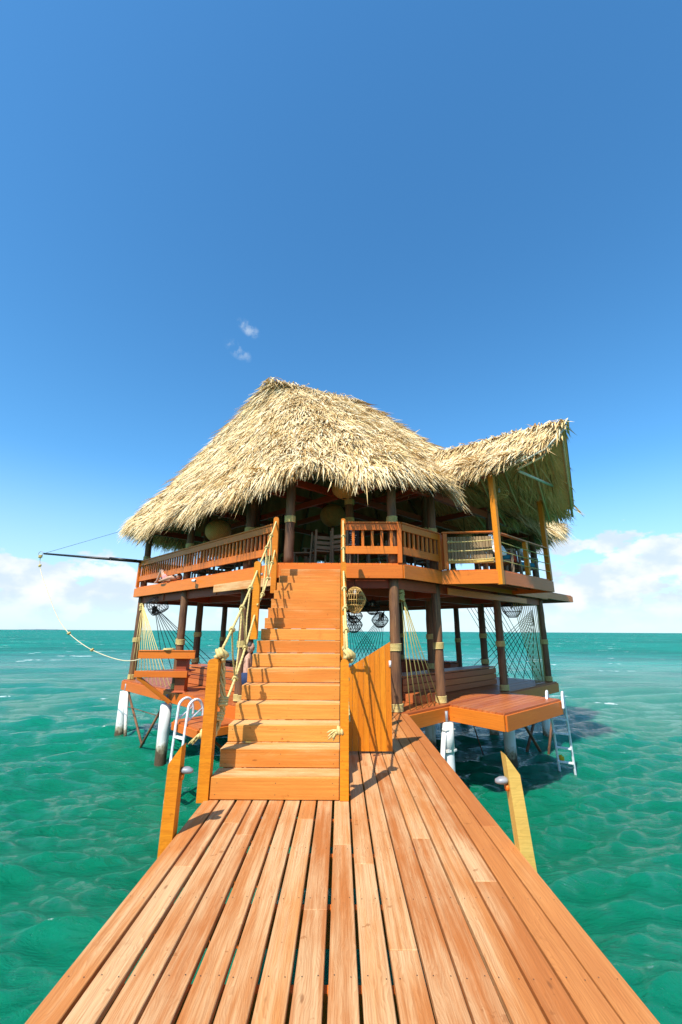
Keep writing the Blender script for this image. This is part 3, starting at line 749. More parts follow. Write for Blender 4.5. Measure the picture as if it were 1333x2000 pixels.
# landing in front of the lower platform on that side
Lq = [(2.42, 10.14), (3.23, 9.10), (5.28, 11.02), (4.45, 12.12)]
ld = geo_obj('landing', joist_geo(inset(Lq, .0), (1, -1), .45, -.24, -.045), 'beam', hut, False)
planks(Lq, (1, 1), .14, .008, .012, .036, 'platform', ld, wear=(.25, .6)); fascia(Lq, -.026, .29, 'fascia', ld, closed=False)
# lower landing by the other ladder
Ll = [(-3.55, 9.95), (-2.75, 9.15), (-2.0, 9.85), (-2.85, 10.65)]
ll = geo_obj('landing', joist_geo(inset(Ll, .0), (1, 1), .4, -.48, -.33), 'beam', hut, False)
planks(Ll, (1, -1), .14, .008, -.29, .036, 'platform', ll, wear=(.2, .5)); fascia(Ll, -.328, .15, 'fascia', ll, closed=True)
board('landing_brace', (-2.5, 9.75, -.36), (-2.0, 10.3, -1.0), .09, .05, 'beam', ll); board('landing_brace', (-3.1, 10.0, -.4), (-2.6, 10.55, -1.0), .09, .05, 'beam', ll)
# cross steps beside the stair foot on that side
board('step_board', (-1.9, 9.2, -.10), (-1.35, 9.0, -.10), .28, .04, 'fascia', ll); board('step_board', (-1.75, 8.8, -.22), (-1.35, 8.7, -.22), .28, .04, 'yellow_wood', ll)
board('step_board', (-1.7, 8.55, -.4), (-1.35, 8.55, -.4), .10, .24, 'yellow_wood', ll)

# built-in benches round the well in the lower platform
def bench(a, b, seats=3, h=.50):
    a = Vector((*a, 0)); b = Vector((*b, 0)); d = (b-a).normalized(); nr = Vector((d.y, -d.x, 0))
    core = board('built_in_bench', a-nr*.30+Vector((0, 0, .225)), b-nr*.30+Vector((0, 0, .225)), .50, .42, 'beam', hut)
    for k in range(3):
        zc = .085+.158*k; board('bench_board', a+Vector((0, 0, zc)), b+Vector((0, 0, zc)), .146, .035, 'platform', core, up=nr, wear=.05)
    for k in range(4):
        q = -nr*(.075+.147*k)+Vector((0, 0, .505)); board('seat_board', a+q, b+q, .14, .035, 'platform', core, wear=.1)
bench((1.5, 10.82), (4.85, 14.1)); bench((-4.85, 14.1), (-2.2, 11.5)); bench((4.3, 16.4), (1.6, 19.0)); bench((-1.6, 19.0), (-4.3, 16.4))
board('step_block', (1.62, 10.35, .09), (2.25, 10.98, .09), .36, .17, 'platform', hut, wear=.5)

# pilings under the hut with their braces
for (x, y) in ((-4.62, 12.28), (-6.85, 14.6), (2.3, 10.02), (4.35, 12.05), (2.55, 13.2), (4.75, 14.4), (6.35, 14.3), (-2.3, 10.9), (-1.2, 13.0), (0.9, 12.0), (-2.6, 15.5), (2.5, 17.5), (0, 19), (-4.6, 17.2), (4.6, 17.2)):
    tube('piling', [(x, y, -4.5), (x, y, -2), (x, y, -1.0), (x, y, -.32)], .12 if x == 2.3 else .145, 'piling', hut, 18)
    tube('piling_pin', [(x, y, -.33), (x, y, -.10)], .035, 'grey_metal', hut, 8)
geo_obj('piling_jacket', merge([tube_geo([(2.3, 10.02, -.9), (2.3, 10.02, -.33)], .135, 16), knot_geo((2.3, 10.02, -.85), (0, 0, 1), .145, .012, 2.5), knot_geo((2.3, 10.02, -.45), (0, 0, 1), .142, .008, 1.5)]), 'piling', hut)
def brace(a, b, r, mat): tube('brace', [a, b], r, mat, hut, 8)
brace((-6.75, 14.5, -.33), (-6.35, 14.1, -2.4), .05, 'piling'); brace((-6.7, 14.55, -.4), (-5.1, 12.9, -2.2), .035, 'pillar'); brace((-4.75, 12.4, -.4), (-6.0, 13.7, -2.2), .035, 'pillar')
brace((4.6, 12.2, -.35), (6.0, 13.6, -2.2), .04, 'pillar'); brace((6.1, 14.0, -.35), (4.9, 12.9, -2.1), .04, 'pillar'); brace((6.05, 13.0, -.3), (5.4, 12.6, -2.2), .035, 'pillar')
brace((2.2, 9.9, -.5), (1.95, 9.7, -2.2), .05, 'piling'); brace((3.4, 12.4, -.3), (4.1, 13.1, -2.2), .015, 'pillar'); brace((-6.7, 14.5, -.75), (-4.6, 12.4, -.72), .012, 'pillar')

# ------------------------------------------------------------------ roof
ridgeA = Vector((-2.5, 13.75, 10.36)); ridgeB = Vector((.55, 14.9, 10.22))
def eave_outline():
    f = [(-7.35, 14.9, 5.30), (-7.0, 14.3, 5.20), (-6.2, 13.45, 5.04), (-4.45, 11.8, 4.97), (-2.85, 10.25, 4.92), (-1.75, 9.3, 4.95), (-.9, 8.98, 5.05), (0, 8.94, 5.1), (.9, 8.98, 5.1), (1.75, 9.3, 5.05), (2.85, 10.25, 5.0), (4.45, 11.8, 5.0), (6.2, 13.45, 5.0), (7.2, 14.3, 5.1), (7.6, 14.9, 5.15)]
    b = [(x, 2*CY-y, z) for x, y, z in f[1:-1]][::-1]
    return f+b
EO = [Vector(p) for p in eave_outline()]
pts = curve(EO+[EO[0]], 6)[:-1]; EV = pts
cum = [0]
for i in range(len(EV)): cum.append(cum[-1]+(EV[(i+1) % len(EV)]-EV[i]).length)
PERI = cum[-1]; EVn = np.array([tuple(p) for p in EV]+[tuple(EV[0])]); cumn = np.array(cum)
A_, B_ = np.array(ridgeA), np.array(ridgeB); RM = (A_+B_)/2; RD = (B_-A_)/2
def roof_pt(s, t):
    """s along the eave in metres, t 0 at the eave .. 1 at the ridge (arrays)"""
    e = np.stack([np.interp(s % PERI, cumn, EVn[:, k]) for k in range(3)], -1)
    k = np.clip(((e-RM)@RD)/(RD@RD)/3.2, -1, 1)[:, None]; r = RM+RD*k
    t = t[:, None]; p = e+(r-e)*t
    r[:, 2] -= .12*k[:, 0]**2
    ex = 1.07-.13*np.clip((e[:, 0]+1)/5, 0, 1)
    p[:, 2] = e[:, 2]+(r[:, 2]-e[:, 2])*(np.clip(t[:, 0], 0, 1)**ex)-.9*np.clip(-t[:, 0], 0, 1)*4 + (.05*np.sin(s*1.7)+.07*np.sin(s*2.3+t[:, 0]*11)+.05*np.sin(s*4.1-t[:, 0]*17+1))*(1-t[:, 0])
    return p
def roof_frame(s, t, fn):
    p = fn(s, t); dt = fn(s, np.clip(t-.02, -.05, 1))-p; ds = fn(s+.05, t)-p
    d = dt/np.linalg.norm(dt, axis=1)[:, None]; n = np.cross(ds, -dt); n /= np.linalg.norm(n, axis=1)[:, None]
    n *= np.sign(n[:, 2:3]+1e-9)
    return p, d, n
def blades(p, d, n, side, ln, wd, lift, droop, tint, name, mat, parent, kind=True):
    """one tapered, bent palm strip per row"""
    N_ = len(p); dirv = d*np.cos(lift)[:, None]+n*np.sin(lift)[:, None]
    mid = p+dirv*(ln*.55)[:, None]; tip = p+dirv*ln[:, None]; tip[:, 2] -= droop*ln
    w_ = side*wd[:, None]*.5; cr = n*(wd*.22)[:, None]
    V = np.stack([p-w_*.8, p+cr, p+w_*.8, mid-w_, mid+cr, mid+w_, tip], 1).reshape(-1, 3)
    b = np.arange(N_)[:, None]*7
    tri = np.concatenate([b+np.array([[0, 1, 4]]), b+np.array([[0, 4, 3]]), b+np.array([[1, 2, 5]]), b+np.array([[1, 5, 4]]), b+np.array([[3, 4, 6]]), b+np.array([[4, 5, 6]])], 0)
    me = bpy.data.meshes.new(name); me.vertices.add(len(V)); me.vertices.foreach_set('co', V.astype(np.float32).ravel())
    me.loops.add(tri.size); me.loops.foreach_set('vertex_index', tri.ravel().astype(np.int32)); me.polygons.add(len(tri)); me.polygons.foreach_set('loop_start', (np.arange(len(tri))*3).astype(np.int32))
    me.update(calc_edges=True)
    at = me.attributes.new('leaf', 'FLOAT_COLOR', 'POINT'); c = np.repeat(tint, 7); at.data.foreach_set('color', np.stack([c, c, c, np.ones_like(c)], -1).astype(np.float32).ravel())
    o = link(name, me, mat, parent)
    if kind: o['kind'] = 'stuff'
    return o
def under_bay(p):
    """where the bay gable takes the place of the main slope"""
    a = (p[:, 0]+p[:, 1])/2**.5; o = (p[:, 0]-p[:, 1])/2**.5
    zb = np.where(a < 11.2, np.interp(a, [9.0, 9.69, 11.2], [5.45, 5.6, 6.95]), np.interp(a, [11.2, 13.2], [6.95, 5.15]))
    return (a > 9.05) & (a < 13.0) & (o > -8.6) & (p[:, 2] < zb+.02)
def clumped(fn, slen, nclump, per, tfun, name, mat, parent, under=False, scale=1.0, srange=None):
    sc = rng.uniform(0, slen, nclump) if srange is None else rng.uniform(*srange, nclump); tc_ = tfun(nclump)
    if fn is roof_pt:
        kp = ~under_bay(fn(sc, tc_)); sc = sc[kp]; tc_ = tc_[kp]; nclump = len(sc)
    p, d, n = roof_frame(sc, tc_, fn)
    yaw = rng.normal(0, .20, nclump); lf = np.abs(rng.normal(.08, .13, nclump)); tint = np.clip(rng.normal(.66, .24, nclump), 0, 1); dep = rng.uniform(-.08, .07, nclump); L_ = rng.uniform(.42, .72, nclump)
    I = np.repeat(np.arange(nclump), per); m = len(I)
    side0 = np.cross(d, n)
    jx = rng.normal(0, .085, m)*scale; jy = rng.normal(0, .07, m)*scale
    P = p[I]+side0[I]*jx[:, None]+d[I]*jy[:, None]+n[I]*(dep[I]+rng.normal(0, .022, m))[:, None]
    a = yaw[I]+jx*1.6/scale+rng.normal(0, .09, m)
    D = d[I]*np.cos(a)[:, None]+side0[I]*np.sin(a)[:, None]; S = side0[I]*np.cos(a)[:, None]-d[I]*np.sin(a)[:, None]
    roll = rng.normal(0, .5, m); Nn = n[I]; S2 = S*np.cos(roll)[:, None]+Nn*np.sin(roll)[:, None]; N2 = Nn*np.cos(roll)[:, None]-S*np.sin(roll)[:, None]
    ln = L_[I]*rng.uniform(.7, 1.25, m)*scale; wd = rng.uniform(.016, .040, m)*scale
    lift = lf[I]+rng.normal(0, .07, m); droop = rng.uniform(.0, .18, m)+.30*np.exp(-tc_[I]/.05)*rng.uniform(.2, 1, m)
    tn = np.clip(tint[I]+rng.normal(0, .20 if not under else .32, m), 0, 1)
    if under: P = P-Nn*(.13+dep[I]*.8)[:, None]; lift = -np.abs(lift)*.12; droop = droop*.15
    return blades(P, D, N2, S2, ln, wd, lift, droop, tn, name, mat, parent)
def sheet(fn, slen, ns, nt_, off, name, mat, parent, t0=.0, t1=1.0, smax=None):
    s = np.linspace(0, slen, ns); V = []; 
    for t in np.linspace(t0, t1, nt_):
        p, d, n = roof_frame(s, np.full(ns, t), fn); V.append(p+n*off)
    V = np.array(V).reshape(-1, 3); F = [(j*ns+i, j*ns+i+1, (j+1)*ns+i+1, (j+1)*ns+i) for j in range(nt_-1) for i in range(ns-1)]
    if fn is roof_pt:
        ub = under_bay(V); F = [f for f in F if not all(ub[q] for q in f)]
    me = mesh(name, V, F, True); at = me.attributes.new('leaf', 'FLOAT_COLOR', 'POINT'); c = rng.uniform(.3, .8, len(V)) if 'lining' in name else rng.uniform(0, .5, len(V)); at.data.foreach_set('color', np.stack([c, c, c, np.ones_like(c)], -1).astype(np.float32).ravel())
    o = link(name, me, mat, parent)
    if 'lining' in name: o['kind'] = 'stuff'
    return o
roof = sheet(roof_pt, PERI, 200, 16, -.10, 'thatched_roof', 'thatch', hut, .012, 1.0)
roof['label'] = 'big shaggy straw coloured main roof'
def tw(n):                                      # fewer strips higher up where the slopes narrow
    t = rng.uniform(0, 1, n*3); k = rng.uniform(0, 1, n*3) < (1-.80*t); return t[k][:n]
# the front half of the outline comes first in s
HALF = PERI/2
def front(n):
    return tw(n)
clumped(roof_pt, PERI, 8000, 19, tw, 'thatch', 'thatch', roof, srange=(-1.5, HALF+1.5))
clumped(roof_pt, PERI, 2200, 12, tw, 'thatch', 'thatch', roof, srange=(HALF, PERI))
clumped(roof_pt, PERI, 1500, 15, lambda n: np.abs(rng.normal(0.0, .018, n)), 'eave_fringe', 'thatch', roof)
clumped(roof_pt, PERI, 4200, 9, tw, 'thatch_underside', 'thatch_shaded', roof, under=True, scale=1.15)
sheet(roof_pt, PERI, 160, 12, -.20, 'thatch_lining', 'thatch_shaded', roof, .012, 1.0)
# ridge tufts
def ridge_fn(s, t):
    a = A_+(B_-A_)*np.clip(s, 0, 1)[:, None]; return a
nrg = 1100; k = rng.uniform(-.06, 1.06, nrg); P = A_+(B_-A_)*k[:, None]+rng.normal(0, .06, (nrg, 3)); P[:, 2] += .03
an = rng.uniform(0, 2*math.pi, nrg); D = np.stack([np.cos(an)*.8, np.sin(an)*.8, rng.uniform(-.8, -.25, nrg)], -1); D /= np.linalg.norm(D, axis=1)[:, None]
S = np.cross(D, np.tile([0, 0, 1.], (nrg, 1))); S /= np.linalg.norm(S, axis=1)[:, None]; Nn = np.cross(S, D)
blades(P, D, Nn, S, rng.uniform(.3, .7, nrg), rng.uniform(.02, .05, nrg), np.zeros(nrg), rng.uniform(0, .3, nrg), np.clip(rng.normal(.68, .22, nrg), 0, 1), 'ridge_thatch', 'thatch', roof)
# the largest hanging leaves, one by one
def single_leaves(fn, s, t, parent, lift=(.0, .22), ln=(.42, .75)):
    p, d, n = roof_frame(s, t, fn); side = np.cross(d, n)
    ub = under_bay(p) if fn is roof_pt else np.zeros(len(s), bool)
    for i in range(len(s)):
        if ub[i]: continue
        yaw = random.gauss(0, .28); dd = Vector(d[i])*math.cos(yaw)+Vector(side[i])*math.sin(yaw); nn = Vector(n[i]); sd = dd.cross(nn).normalized()
        lf = random.uniform(*lift); l = random.uniform(*ln); wd = random.uniform(.028, .046); dv = dd*math.cos(lf)+nn*math.sin(lf)
        V = []; q = Vector((0, 0, 0)); g = Vector((0, 0, -1)); dirv = dv.copy(); m_ = 5
        for k in range(m_):
            ww = wd*(.55, .95, 1, .75, .08)[k]/2; V += [q-sd*ww, q+nn*ww*.35, q+sd*ww]
            dirv = (dirv+g*random.uniform(.02, .16)).normalized(); q = q+dirv*l/(m_-1)
        F = []
        for k in range(m_-1):
            for c in range(2): F.append((k*3+c, k*3+c+1, k*3+c+4, k*3+c+3))
        me = mesh('palm_leaf', V, F); at = me.attributes.new('leaf', 'FLOAT_COLOR', 'POINT'); tv = min(1, max(0, random.gauss(.68, .2)))
        for dta in at.data: dta.color = (tv, tv, tv, 1)
        link('palm_leaf', me, 'thatch', parent, Matrix.Translation(Vector(p[i])+nn*random.uniform(.05, .12)))
n1 = 190; single_leaves(roof_pt, rng.uniform(HALF*.2, HALF*.8, n1), np.abs(rng.normal(.03, .05, n1)), roof)
# rafters under the main roof
for i in range(26):
    s_ = np.array([PERI*i/26.0]); a = roof_pt(s_, np.array([.03]))[0]
    if under_bay(a[None])[0]: a = roof_pt(s_, np.array([.30]))[0]
    b = roof_pt(s_, np.array([.93]))[0]
    tube('rafter', [Vector(a)-Vector((0, 0, .34)), Vector(b)-Vector((0, 0, .42))], .05, 'pillar', roof, 8)

# bay roof: a gable whose ridge runs out to a prow
R0, R1 = np.array((5.80, 9.95, 6.82)), np.array((2.2, 13.55, 7.15))
L0, L1 = np.array((4.28, 9.42, 5.62)), np.array((1.5, 12.2, 5.8))
Q0, Q1 = np.array((6.80, 11.85, 5.12)), np.array((4.05, 14.6, 5.3))
def mk(e0, e1):
    ln = np.linalg.norm(e1-e0)
    def f(s, t):
        k = (s/ln)[:, None]; e = e0+(e1-e0)*k; r = R0+(R1-R0)*k; t = t[:, None]; p = e+(r-e)*t
        p[:, 2] += (-.16*np.sin(np.pi*np.clip(t, 0, 1)))[:, 0]; return p
    return f, ln
bf, bl = mk(L0, L1); qf, ql = mk(Q0, Q1)
broof = sheet(bf, bl, 14, 8, -.07, 'bay_roof', 'thatch', hut); broof['label'] = 'smaller thatched gable reaching out like a prow'
sheet(qf, ql, 14, 8, -.07, 'thatch_slope', 'thatch', broof)
un = lambda n: rng.uniform(0, 1.0, n)
clumped(bf, bl, 900, 19, un, 'thatch', 'thatch', broof, srange=(.16, bl*.9)); clumped(qf, ql, 700, 15, lambda n: rng.uniform(.06, 1, n), 'thatch', 'thatch', broof, srange=(.38, ql), scale=.85)
clumped(bf, bl, 170, 14, lambda n: np.abs(rng.normal(0, .03, n)), 'eave_fringe', 'thatch', broof, srange=(.18, bl*.8)); clumped(qf, ql, 160, 14, lambda n: np.abs(rng.normal(.06, .04, n)), 'eave_fringe', 'thatch', broof, srange=(.30, ql))
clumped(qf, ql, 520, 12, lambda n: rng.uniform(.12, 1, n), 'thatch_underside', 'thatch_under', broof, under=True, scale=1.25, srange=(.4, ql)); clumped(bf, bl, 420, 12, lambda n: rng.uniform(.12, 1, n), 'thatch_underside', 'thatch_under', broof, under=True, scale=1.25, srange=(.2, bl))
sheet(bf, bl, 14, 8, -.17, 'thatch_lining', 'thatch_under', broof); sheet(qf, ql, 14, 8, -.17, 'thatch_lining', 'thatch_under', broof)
nrg = 700; k = rng.uniform(-.01, .75, nrg); P = R0+(R1-R0)*k[:, None]+rng.normal(0, .03, (nrg, 3)); sg = rng.choice([-1., 1.], nrg)
D = np.stack([sg*.6+rng.normal(0, .3, nrg), sg*.6+rng.normal(0, .3, nrg), rng.uniform(-.8, -.1, nrg)], -1); D /= np.linalg.norm(D, axis=1)[:, None]
S = np.cross(D, np.tile([0, 0, 1.], (nrg, 1))); S /= np.linalg.norm(S, axis=1)[:, None]; Nn = np.cross(S, D)
blades(P, D, Nn, S, rng.uniform(.3, .6, nrg), rng.uniform(.02, .05, nrg), np.zeros(nrg), rng.uniform(0, .3, nrg), np.clip(rng.normal(.62, .2, nrg), 0, 1), 'ridge_thatch', 'thatch', broof)
n1 = 60; single_leaves(bf, rng.uniform(0, bl*.6, n1), np.abs(rng.normal(.05, .1, n1)), broof, lift=(.02, .35)); n1 = 9; single_leaves(qf, rng.uniform(.3, ql*.25, n1), rng.uniform(.1, 1, n1), broof, lift=(.05, .3))
dn = Vector((0, 0, -.33))
for f_, l_ in ((bf, bl), (qf, ql)):
    for s_ in (.10, .75, 1.45, 2.1, 2.8):
        a = Vector(f_(np.array([s_]), np.array([.0]))[0]); m_ = Vector(f_(np.array([s_]), np.array([.5]))[0]); b = Vector(f_(np.array([s_]), np.array([.98]))[0])
        tube('rafter', [a+dn, m_+dn, b+dn], .032, 'pole', broof, 8)
tube('ridge_pole', [Vector(R0)+Vector((0, 0, -.16)), Vector(R1)+Vector((0, 0, -.16))], .04, 'pole', broof, 8)
tube('eave_pole', [Vector(L0)+Vector((0, 0, -.16)), Vector(L0+(R0-L0)*.5)+Vector((0, 0, -.30)), Vector(R0)+Vector((0, 0, -.16))], .022, 'pipe', broof, 8)
tube('strut', [(4.35, 9.75, 5.35), (6.25, 11.65, 5.58)], .035, 'pipe', broof, 10)
board('bay_beam', P2+Vector((.55, -.55, 5.66)), P2+Vector((-2.2, 2.2, 5.40)), .12, .20, 'fascia', broof)
board('bay_beam', P1+Vector((.25, -.25, 5.40)), P1+Vector((-2.2, 2.2, 5.30)), .12, .18, 'beam', broof)
board('steel_plate', P2+Vector((-.02, -.08, 5.45)), P2+Vector((-.02, -.08, 5.78)), .11, .03, 'black_metal', broof, up=(1, -1, 0))

# ------------------------------------------------------------------ lanterns
def ring_geo(c, r, th, n=24, seg=5):
    pts = [Vector(c)+Vector((math.cos(2*math.pi*i/n)*r, math.sin(2*math.pi*i/n)*r, 0)) for i in range(n+1)]
    return tube_geo(pts, th, seg)
def lantern(label, c, prof, ribs, mat, th, top, group=None, tilt=(0, 0), diag=False, rings=None):
    """open cage of canes: prof = [(radius, z)] from the top down"""
    t = thing('hanging_lantern', label, 'lantern', c, 0, group)
    RT = Matrix.Translation(c) @ Matrix.Rotation(tilt[0], 4, 'X') @ Matrix.Rotation(tilt[1], 4, 'Y')
    g = []
    P = curve([(r, 0, z) for r, z in prof], 4)
    for i in range(ribs):
        a = 2*math.pi*i/ribs
        for sgn in ((1, -1) if diag else (0,)):
            pts = [Vector((math.cos(a+sgn*k*.085)*p.x, math.sin(a+sgn*k*.085)*p.x, p.z)) for k, p in enumerate(P)]; g.append(tube_geo(pts, th, 4))
    V, F = merge(g); geo_obj('ribs', ([RT @ v for v in V], F), mat, t)
    for (r, z) in (rings or prof):
        V, F = ring_geo((0, 0, z), r, th*1.5); geo_obj('ring', ([RT @ v for v in V], F), mat, t)
    tube('cord', [RT @ Vector((0, 0, prof[0][1])), Vector((c[0], c[1], top))], .006, 'dark_cord', t, 5)
    V, F = tube_geo([(0, 0, prof[0][1]-.04), (0, 0, prof[0][1]-.09), (0, 0, prof[0][1]-.14), (0, 0, prof[0][1]-.17)], [.02, .032, .03, .008], 10); geo_obj('bulb', ([RT @ v for v in V], F), 'white_cloth', t)
dc = [(.07, .27), (.13, .22), (.235, 0), (.10, -.24), (.05, -.27)]
lantern('golden cane double-cone lantern hanging beside the stairs under the upper floor', (.31, 9.26, 2.19), dc, 26, 'cane', .005, UZ-.3, rings=dc+[(.19, .12), (.18, -.1)])
bw = [(.06, .22), (.12, .17), (.24, 0), (.12, -.17), (.05, -.21)]
G1 = 'black wire lanterns clustered under the upper floor'
for c, lb_ in (((1.12, 12.4, 1.86), 'black wire diamond lantern hanging alone beside the pillar behind the gate'), ((.98, 13.4, 2.25), 'black wire diamond lantern hung high behind the one beside the pillar'), ((.40, 12.6, 1.98), 'black wire diamond lantern just under the golden cane lantern'), ((.36, 11.9, 1.72), 'lowest black wire diamond lantern, hanging next to the rope railing'), ((.62, 13.0, 2.38), 'black wire diamond lantern hung highest, half hidden by the golden cane lantern')):
    lantern(lb_, c, bw, 20, 'black_metal', .0045, UZ-.3, G1, diag=True)
big = [(.10, .24), (.26, .18), (.32, .02), (.29, -.16), (.18, -.26)]
lantern('black wire lantern tilted by the wind beside the corner rope fan and boom', (-5.95, 14.15, 2.33), [(.16, .27), (.30, .20), (.31, -.02), (.26, -.22), (.13, -.27)], 22, 'black_metal', .005, UZ-.3, tilt=(.2, -.45), diag=True)
lantern('black wire bowl lantern hanging before the crossed rope screen', (5.55, 14.1, 2.25), [(.12, .20), (.30, .12), (.28, -.06), (.14, -.24)], 22, 'black_metal', .005, UZ-.3, diag=True)
lantern('flat open cane basket lamp hanging from the bay roof', (4.35, 11.1, 5.22), [(.05, .19), (.09, .14), (.24, .02), (.20, -.10), (.12, -.14)], 24, 'cane', .005, 6.0)
def ball(label, c, r, top):
    t = thing('woven_globe', label, 'lamp', c, 0, 'woven globe lamps under the thatch')
    n, m_ = 28, 18; V = []; F = []
    for j in range(m_+1):
        th = .12+(math.pi-.34)*j/m_
        for i in range(n):
            a = 2*math.pi*i/n; V.append((math.sin(th)*math.cos(a)*r, math.sin(th)*math.sin(a)*r, math.cos(th)*r*.92))
    for j in range(m_):
        for i in range(n): F.append((j*n+i, (j+1)*n+i, (j+1)*n+(i+1) % n, j*n+(i+1) % n))
    o = link('shade', mesh('shade', V, F, True), 'rattan', t, Matrix.Translation(c))
    V, F = ring_geo((0, 0, -r*.92*math.cos(.22)), r*math.sin(.22), .012); geo_obj('rim', ([Vector(c)+v for v in V], F), 'rattan', t)
    V = [Vector(c)+Vector((math.cos(2*math.pi*i/n)*r*.2, math.sin(2*math.pi*i/n)*r*.2, -r*.86)) for i in range(n)]; geo_obj('opening', (V, [tuple(range(n))]), 'dark_hollow', t)  # flat black disc paints the shade inside the globe
    tube('cord', [(c[0], c[1], c[2]+r*.9), (c[0], c[1], top)], .008, 'dark_cord', t, 5)
ball('woven rattan globe under the eave above the long railing', (-3.55, 12.0, 4.32), .37, 5.7)
ball('woven rattan globe partly behind the fringe over the stairs', (.08, 9.9, 4.95), .31, 6.0)
ball('woven rattan globe deeper inside above the chairs', (-.25, 12.4, 4.92), .38, 7.0)
ball('woven rattan globe seen behind the bay balcony', (4.0, 13.4, 4.36), .30, 6.2)

# ------------------------------------------------------------------ rope fans and screens
def fan(label, top, feet, mat, knot=True, r=.011, cat='rope screen'):
    t = thing('rope_screen', label, cat, (feet[0][0], feet[0][1], 0), 0, 'rope screens between the lower pillars')
    for f_ in feet:
        a = Vector(top)+Vector((random.uniform(-.02, .02), random.uniform(-.02, .02), 0)); b = Vector(f_); tube('rope_strand', [a, a.lerp(b, .5), b], r, mat, t, 6)
    if knot:
        g = [knot_geo(Vector(top)+Vector((0, 0, -.03-.055*k)), (random.uniform(-.4, .4), random.uniform(-.4, .4), 1), .05+.01*(k % 2), .02, 2.2) for k in range(4)]; geo_obj('rope_bundle', merge(g), mat, t)
    return t
fan('pale rope fan spread over the corner next to the boom pole', (-6.72, 14.72, 2.42), [(-6.75+.21*i, 14.62-.21*i, .03) for i in range(11)], 'rope')
fan('dark rope fan crossing the corner behind the pale one', (-6.5, 15.2, 2.35), [(-6.0+.33*i, 15.5-.03*i, .02) for i in range(8)], 'dark_cord')  # near-black strands: the shade on these ropes is put into their colour
fan('yellow rope fan between the pillar behind the gate and its neighbour', (1.32, 9.45, 2.42), [(1.42+.155*i, 9.36+.155*i, .015) for i in range(6)], 'cord')
t = thing('rope_screen', 'dense crossed rope screen between the pillars by the ladder landing', 'rope screen', (5.7, 13.8, 0), 0, 'rope screens between the lower pillars')
A = Vector((4.75, 12.75, 0)); B = Vector((6.72, 14.82, 0))
for i in range(13):
    f_ = i/12
    a = A.lerp(B, .28+.72*f_)+Vector((0, 0, 2.44)); b = B.lerp(A, .02+.30*(1-f_))+Vector((0, 0, .02)); tube('rope_strand', [a, b], .010, 'cord', t, 6)
t = thing('rope_screen', 'sparse dark crossed ropes on the rear side behind the ladder landing', 'rope screen', (6, 15.8, 0), 0, 'rope screens between the lower pillars')
A = Vector((4.75, 17.2, 0)); B = Vector((6.72, 15.1, 0))
for i in range(10):
    f_ = i/9
    tube('rope_strand', [B.lerp(A, .02)+Vector((0, 0, 2.3-.04*i)), A.lerp(B, f_)+Vector((0, 0, .02))], .010, 'dark_cord', t, 6)
    tube('rope_strand', [A.lerp(B, .1+.5*f_)+Vector((0, 0, 2.44)), A.lerp(B, .6+.4*f_)+Vector((0, 0, .02+.1*(i % 2)))], .010, 'dark_cord', t, 6)
t = thing('rope_screen', 'dark crossed ropes at the back seen through beside the gate', 'rope screen', (1.2, 20, 0), 0, 'rope screens between the lower pillars')
A = Vector((.15, 21.3, 0)); B = Vector((2.2, 19.7, 0))
for i in range(9):
    f_ = i/8
    tube('rope_strand', [B.lerp(A, .1)+Vector((0, 0, 2.45)), A.lerp(B, f_*.8)+Vector((0, 0, .02))], .012, 'dark_cord', t, 6); tube('rope_strand', [A.lerp(B, .1)+Vector((0, 0, 2.45)), A.lerp(B, .2+f_*.8)+Vector((0, 0, .02))], .012, 'dark_cord', t, 6)

# ------------------------------------------------------------------ boom with swing rope
tip = Vector((-9.85, 13.95, 3.98)); root = Vector((-7.05, 14.75, 3.86))
bo = thing('boom_pole', 'black metal boom reaching out over the water from the railing corner', 'boom', root)
tube('pole', [root+Vector((.12, .05, 0)), root.lerp(tip, .3), tip], [.055, .045, .03], 'black_metal', bo, 10)
tube('pole_sleeve', [root.lerp(tip, .02)+Vector((0, 0, .012)), root.lerp(tip, .32)+Vector((0, 0, .02))], .05, 'black_metal', bo, 10)
tube('guy_wire', [tip, (-7.6, 14.6, 4.95)], .006, 'black_metal', bo, 5)
geo_obj('end_ring', ring_geo((0, 0, 0), .07, .009, 20), 'grey_metal', bo)
e = [o for o in bo.children if o.name.startswith('end_ring')][0]; mw = Matrix.Translation(tip+Vector((-.08, -.02, 0))) @ Matrix.Rotation(R(80), 4, 'X'); WM[e] = mw; e.matrix_basis = WM[bo].inverted() @ mw
sp = curve([tip+Vector((-.08, -.02, -.06)), tip+Vector((-.03, 0, -.45)), (-9.35, 13.6, 2.9), (-8.4, 13.2, 1.75), (-7.4, 12.85, 1.13), (-6.3, 12.45, .80), (-5.45, 11.98, .78), (-4.9, 11.9, 1.04)], 10)
sr = thing('swing_rope', 'long pale swing rope sagging from the boom tip to the lookout bench', 'rope', (-4.9, 11.9, 1.03))
tube('rope', sp, .011, 'white_rope', sr, 7); geo_obj('rope_knot', knot_geo(sp[34], sp[35]-sp[33], .035, .014, 2), 'rope', sr); geo_obj('rope_knot', knot_geo(sp[43], sp[44]-sp[42], .035, .014, 2), 'rope', sr); geo_obj('rope_knot', merge([knot_geo(sp[1], (0, 0, 1), .04, .018, 3), knot_geo(sp[9], (0, 0, 1), .025, .02, 2)]), 'rope', sr)

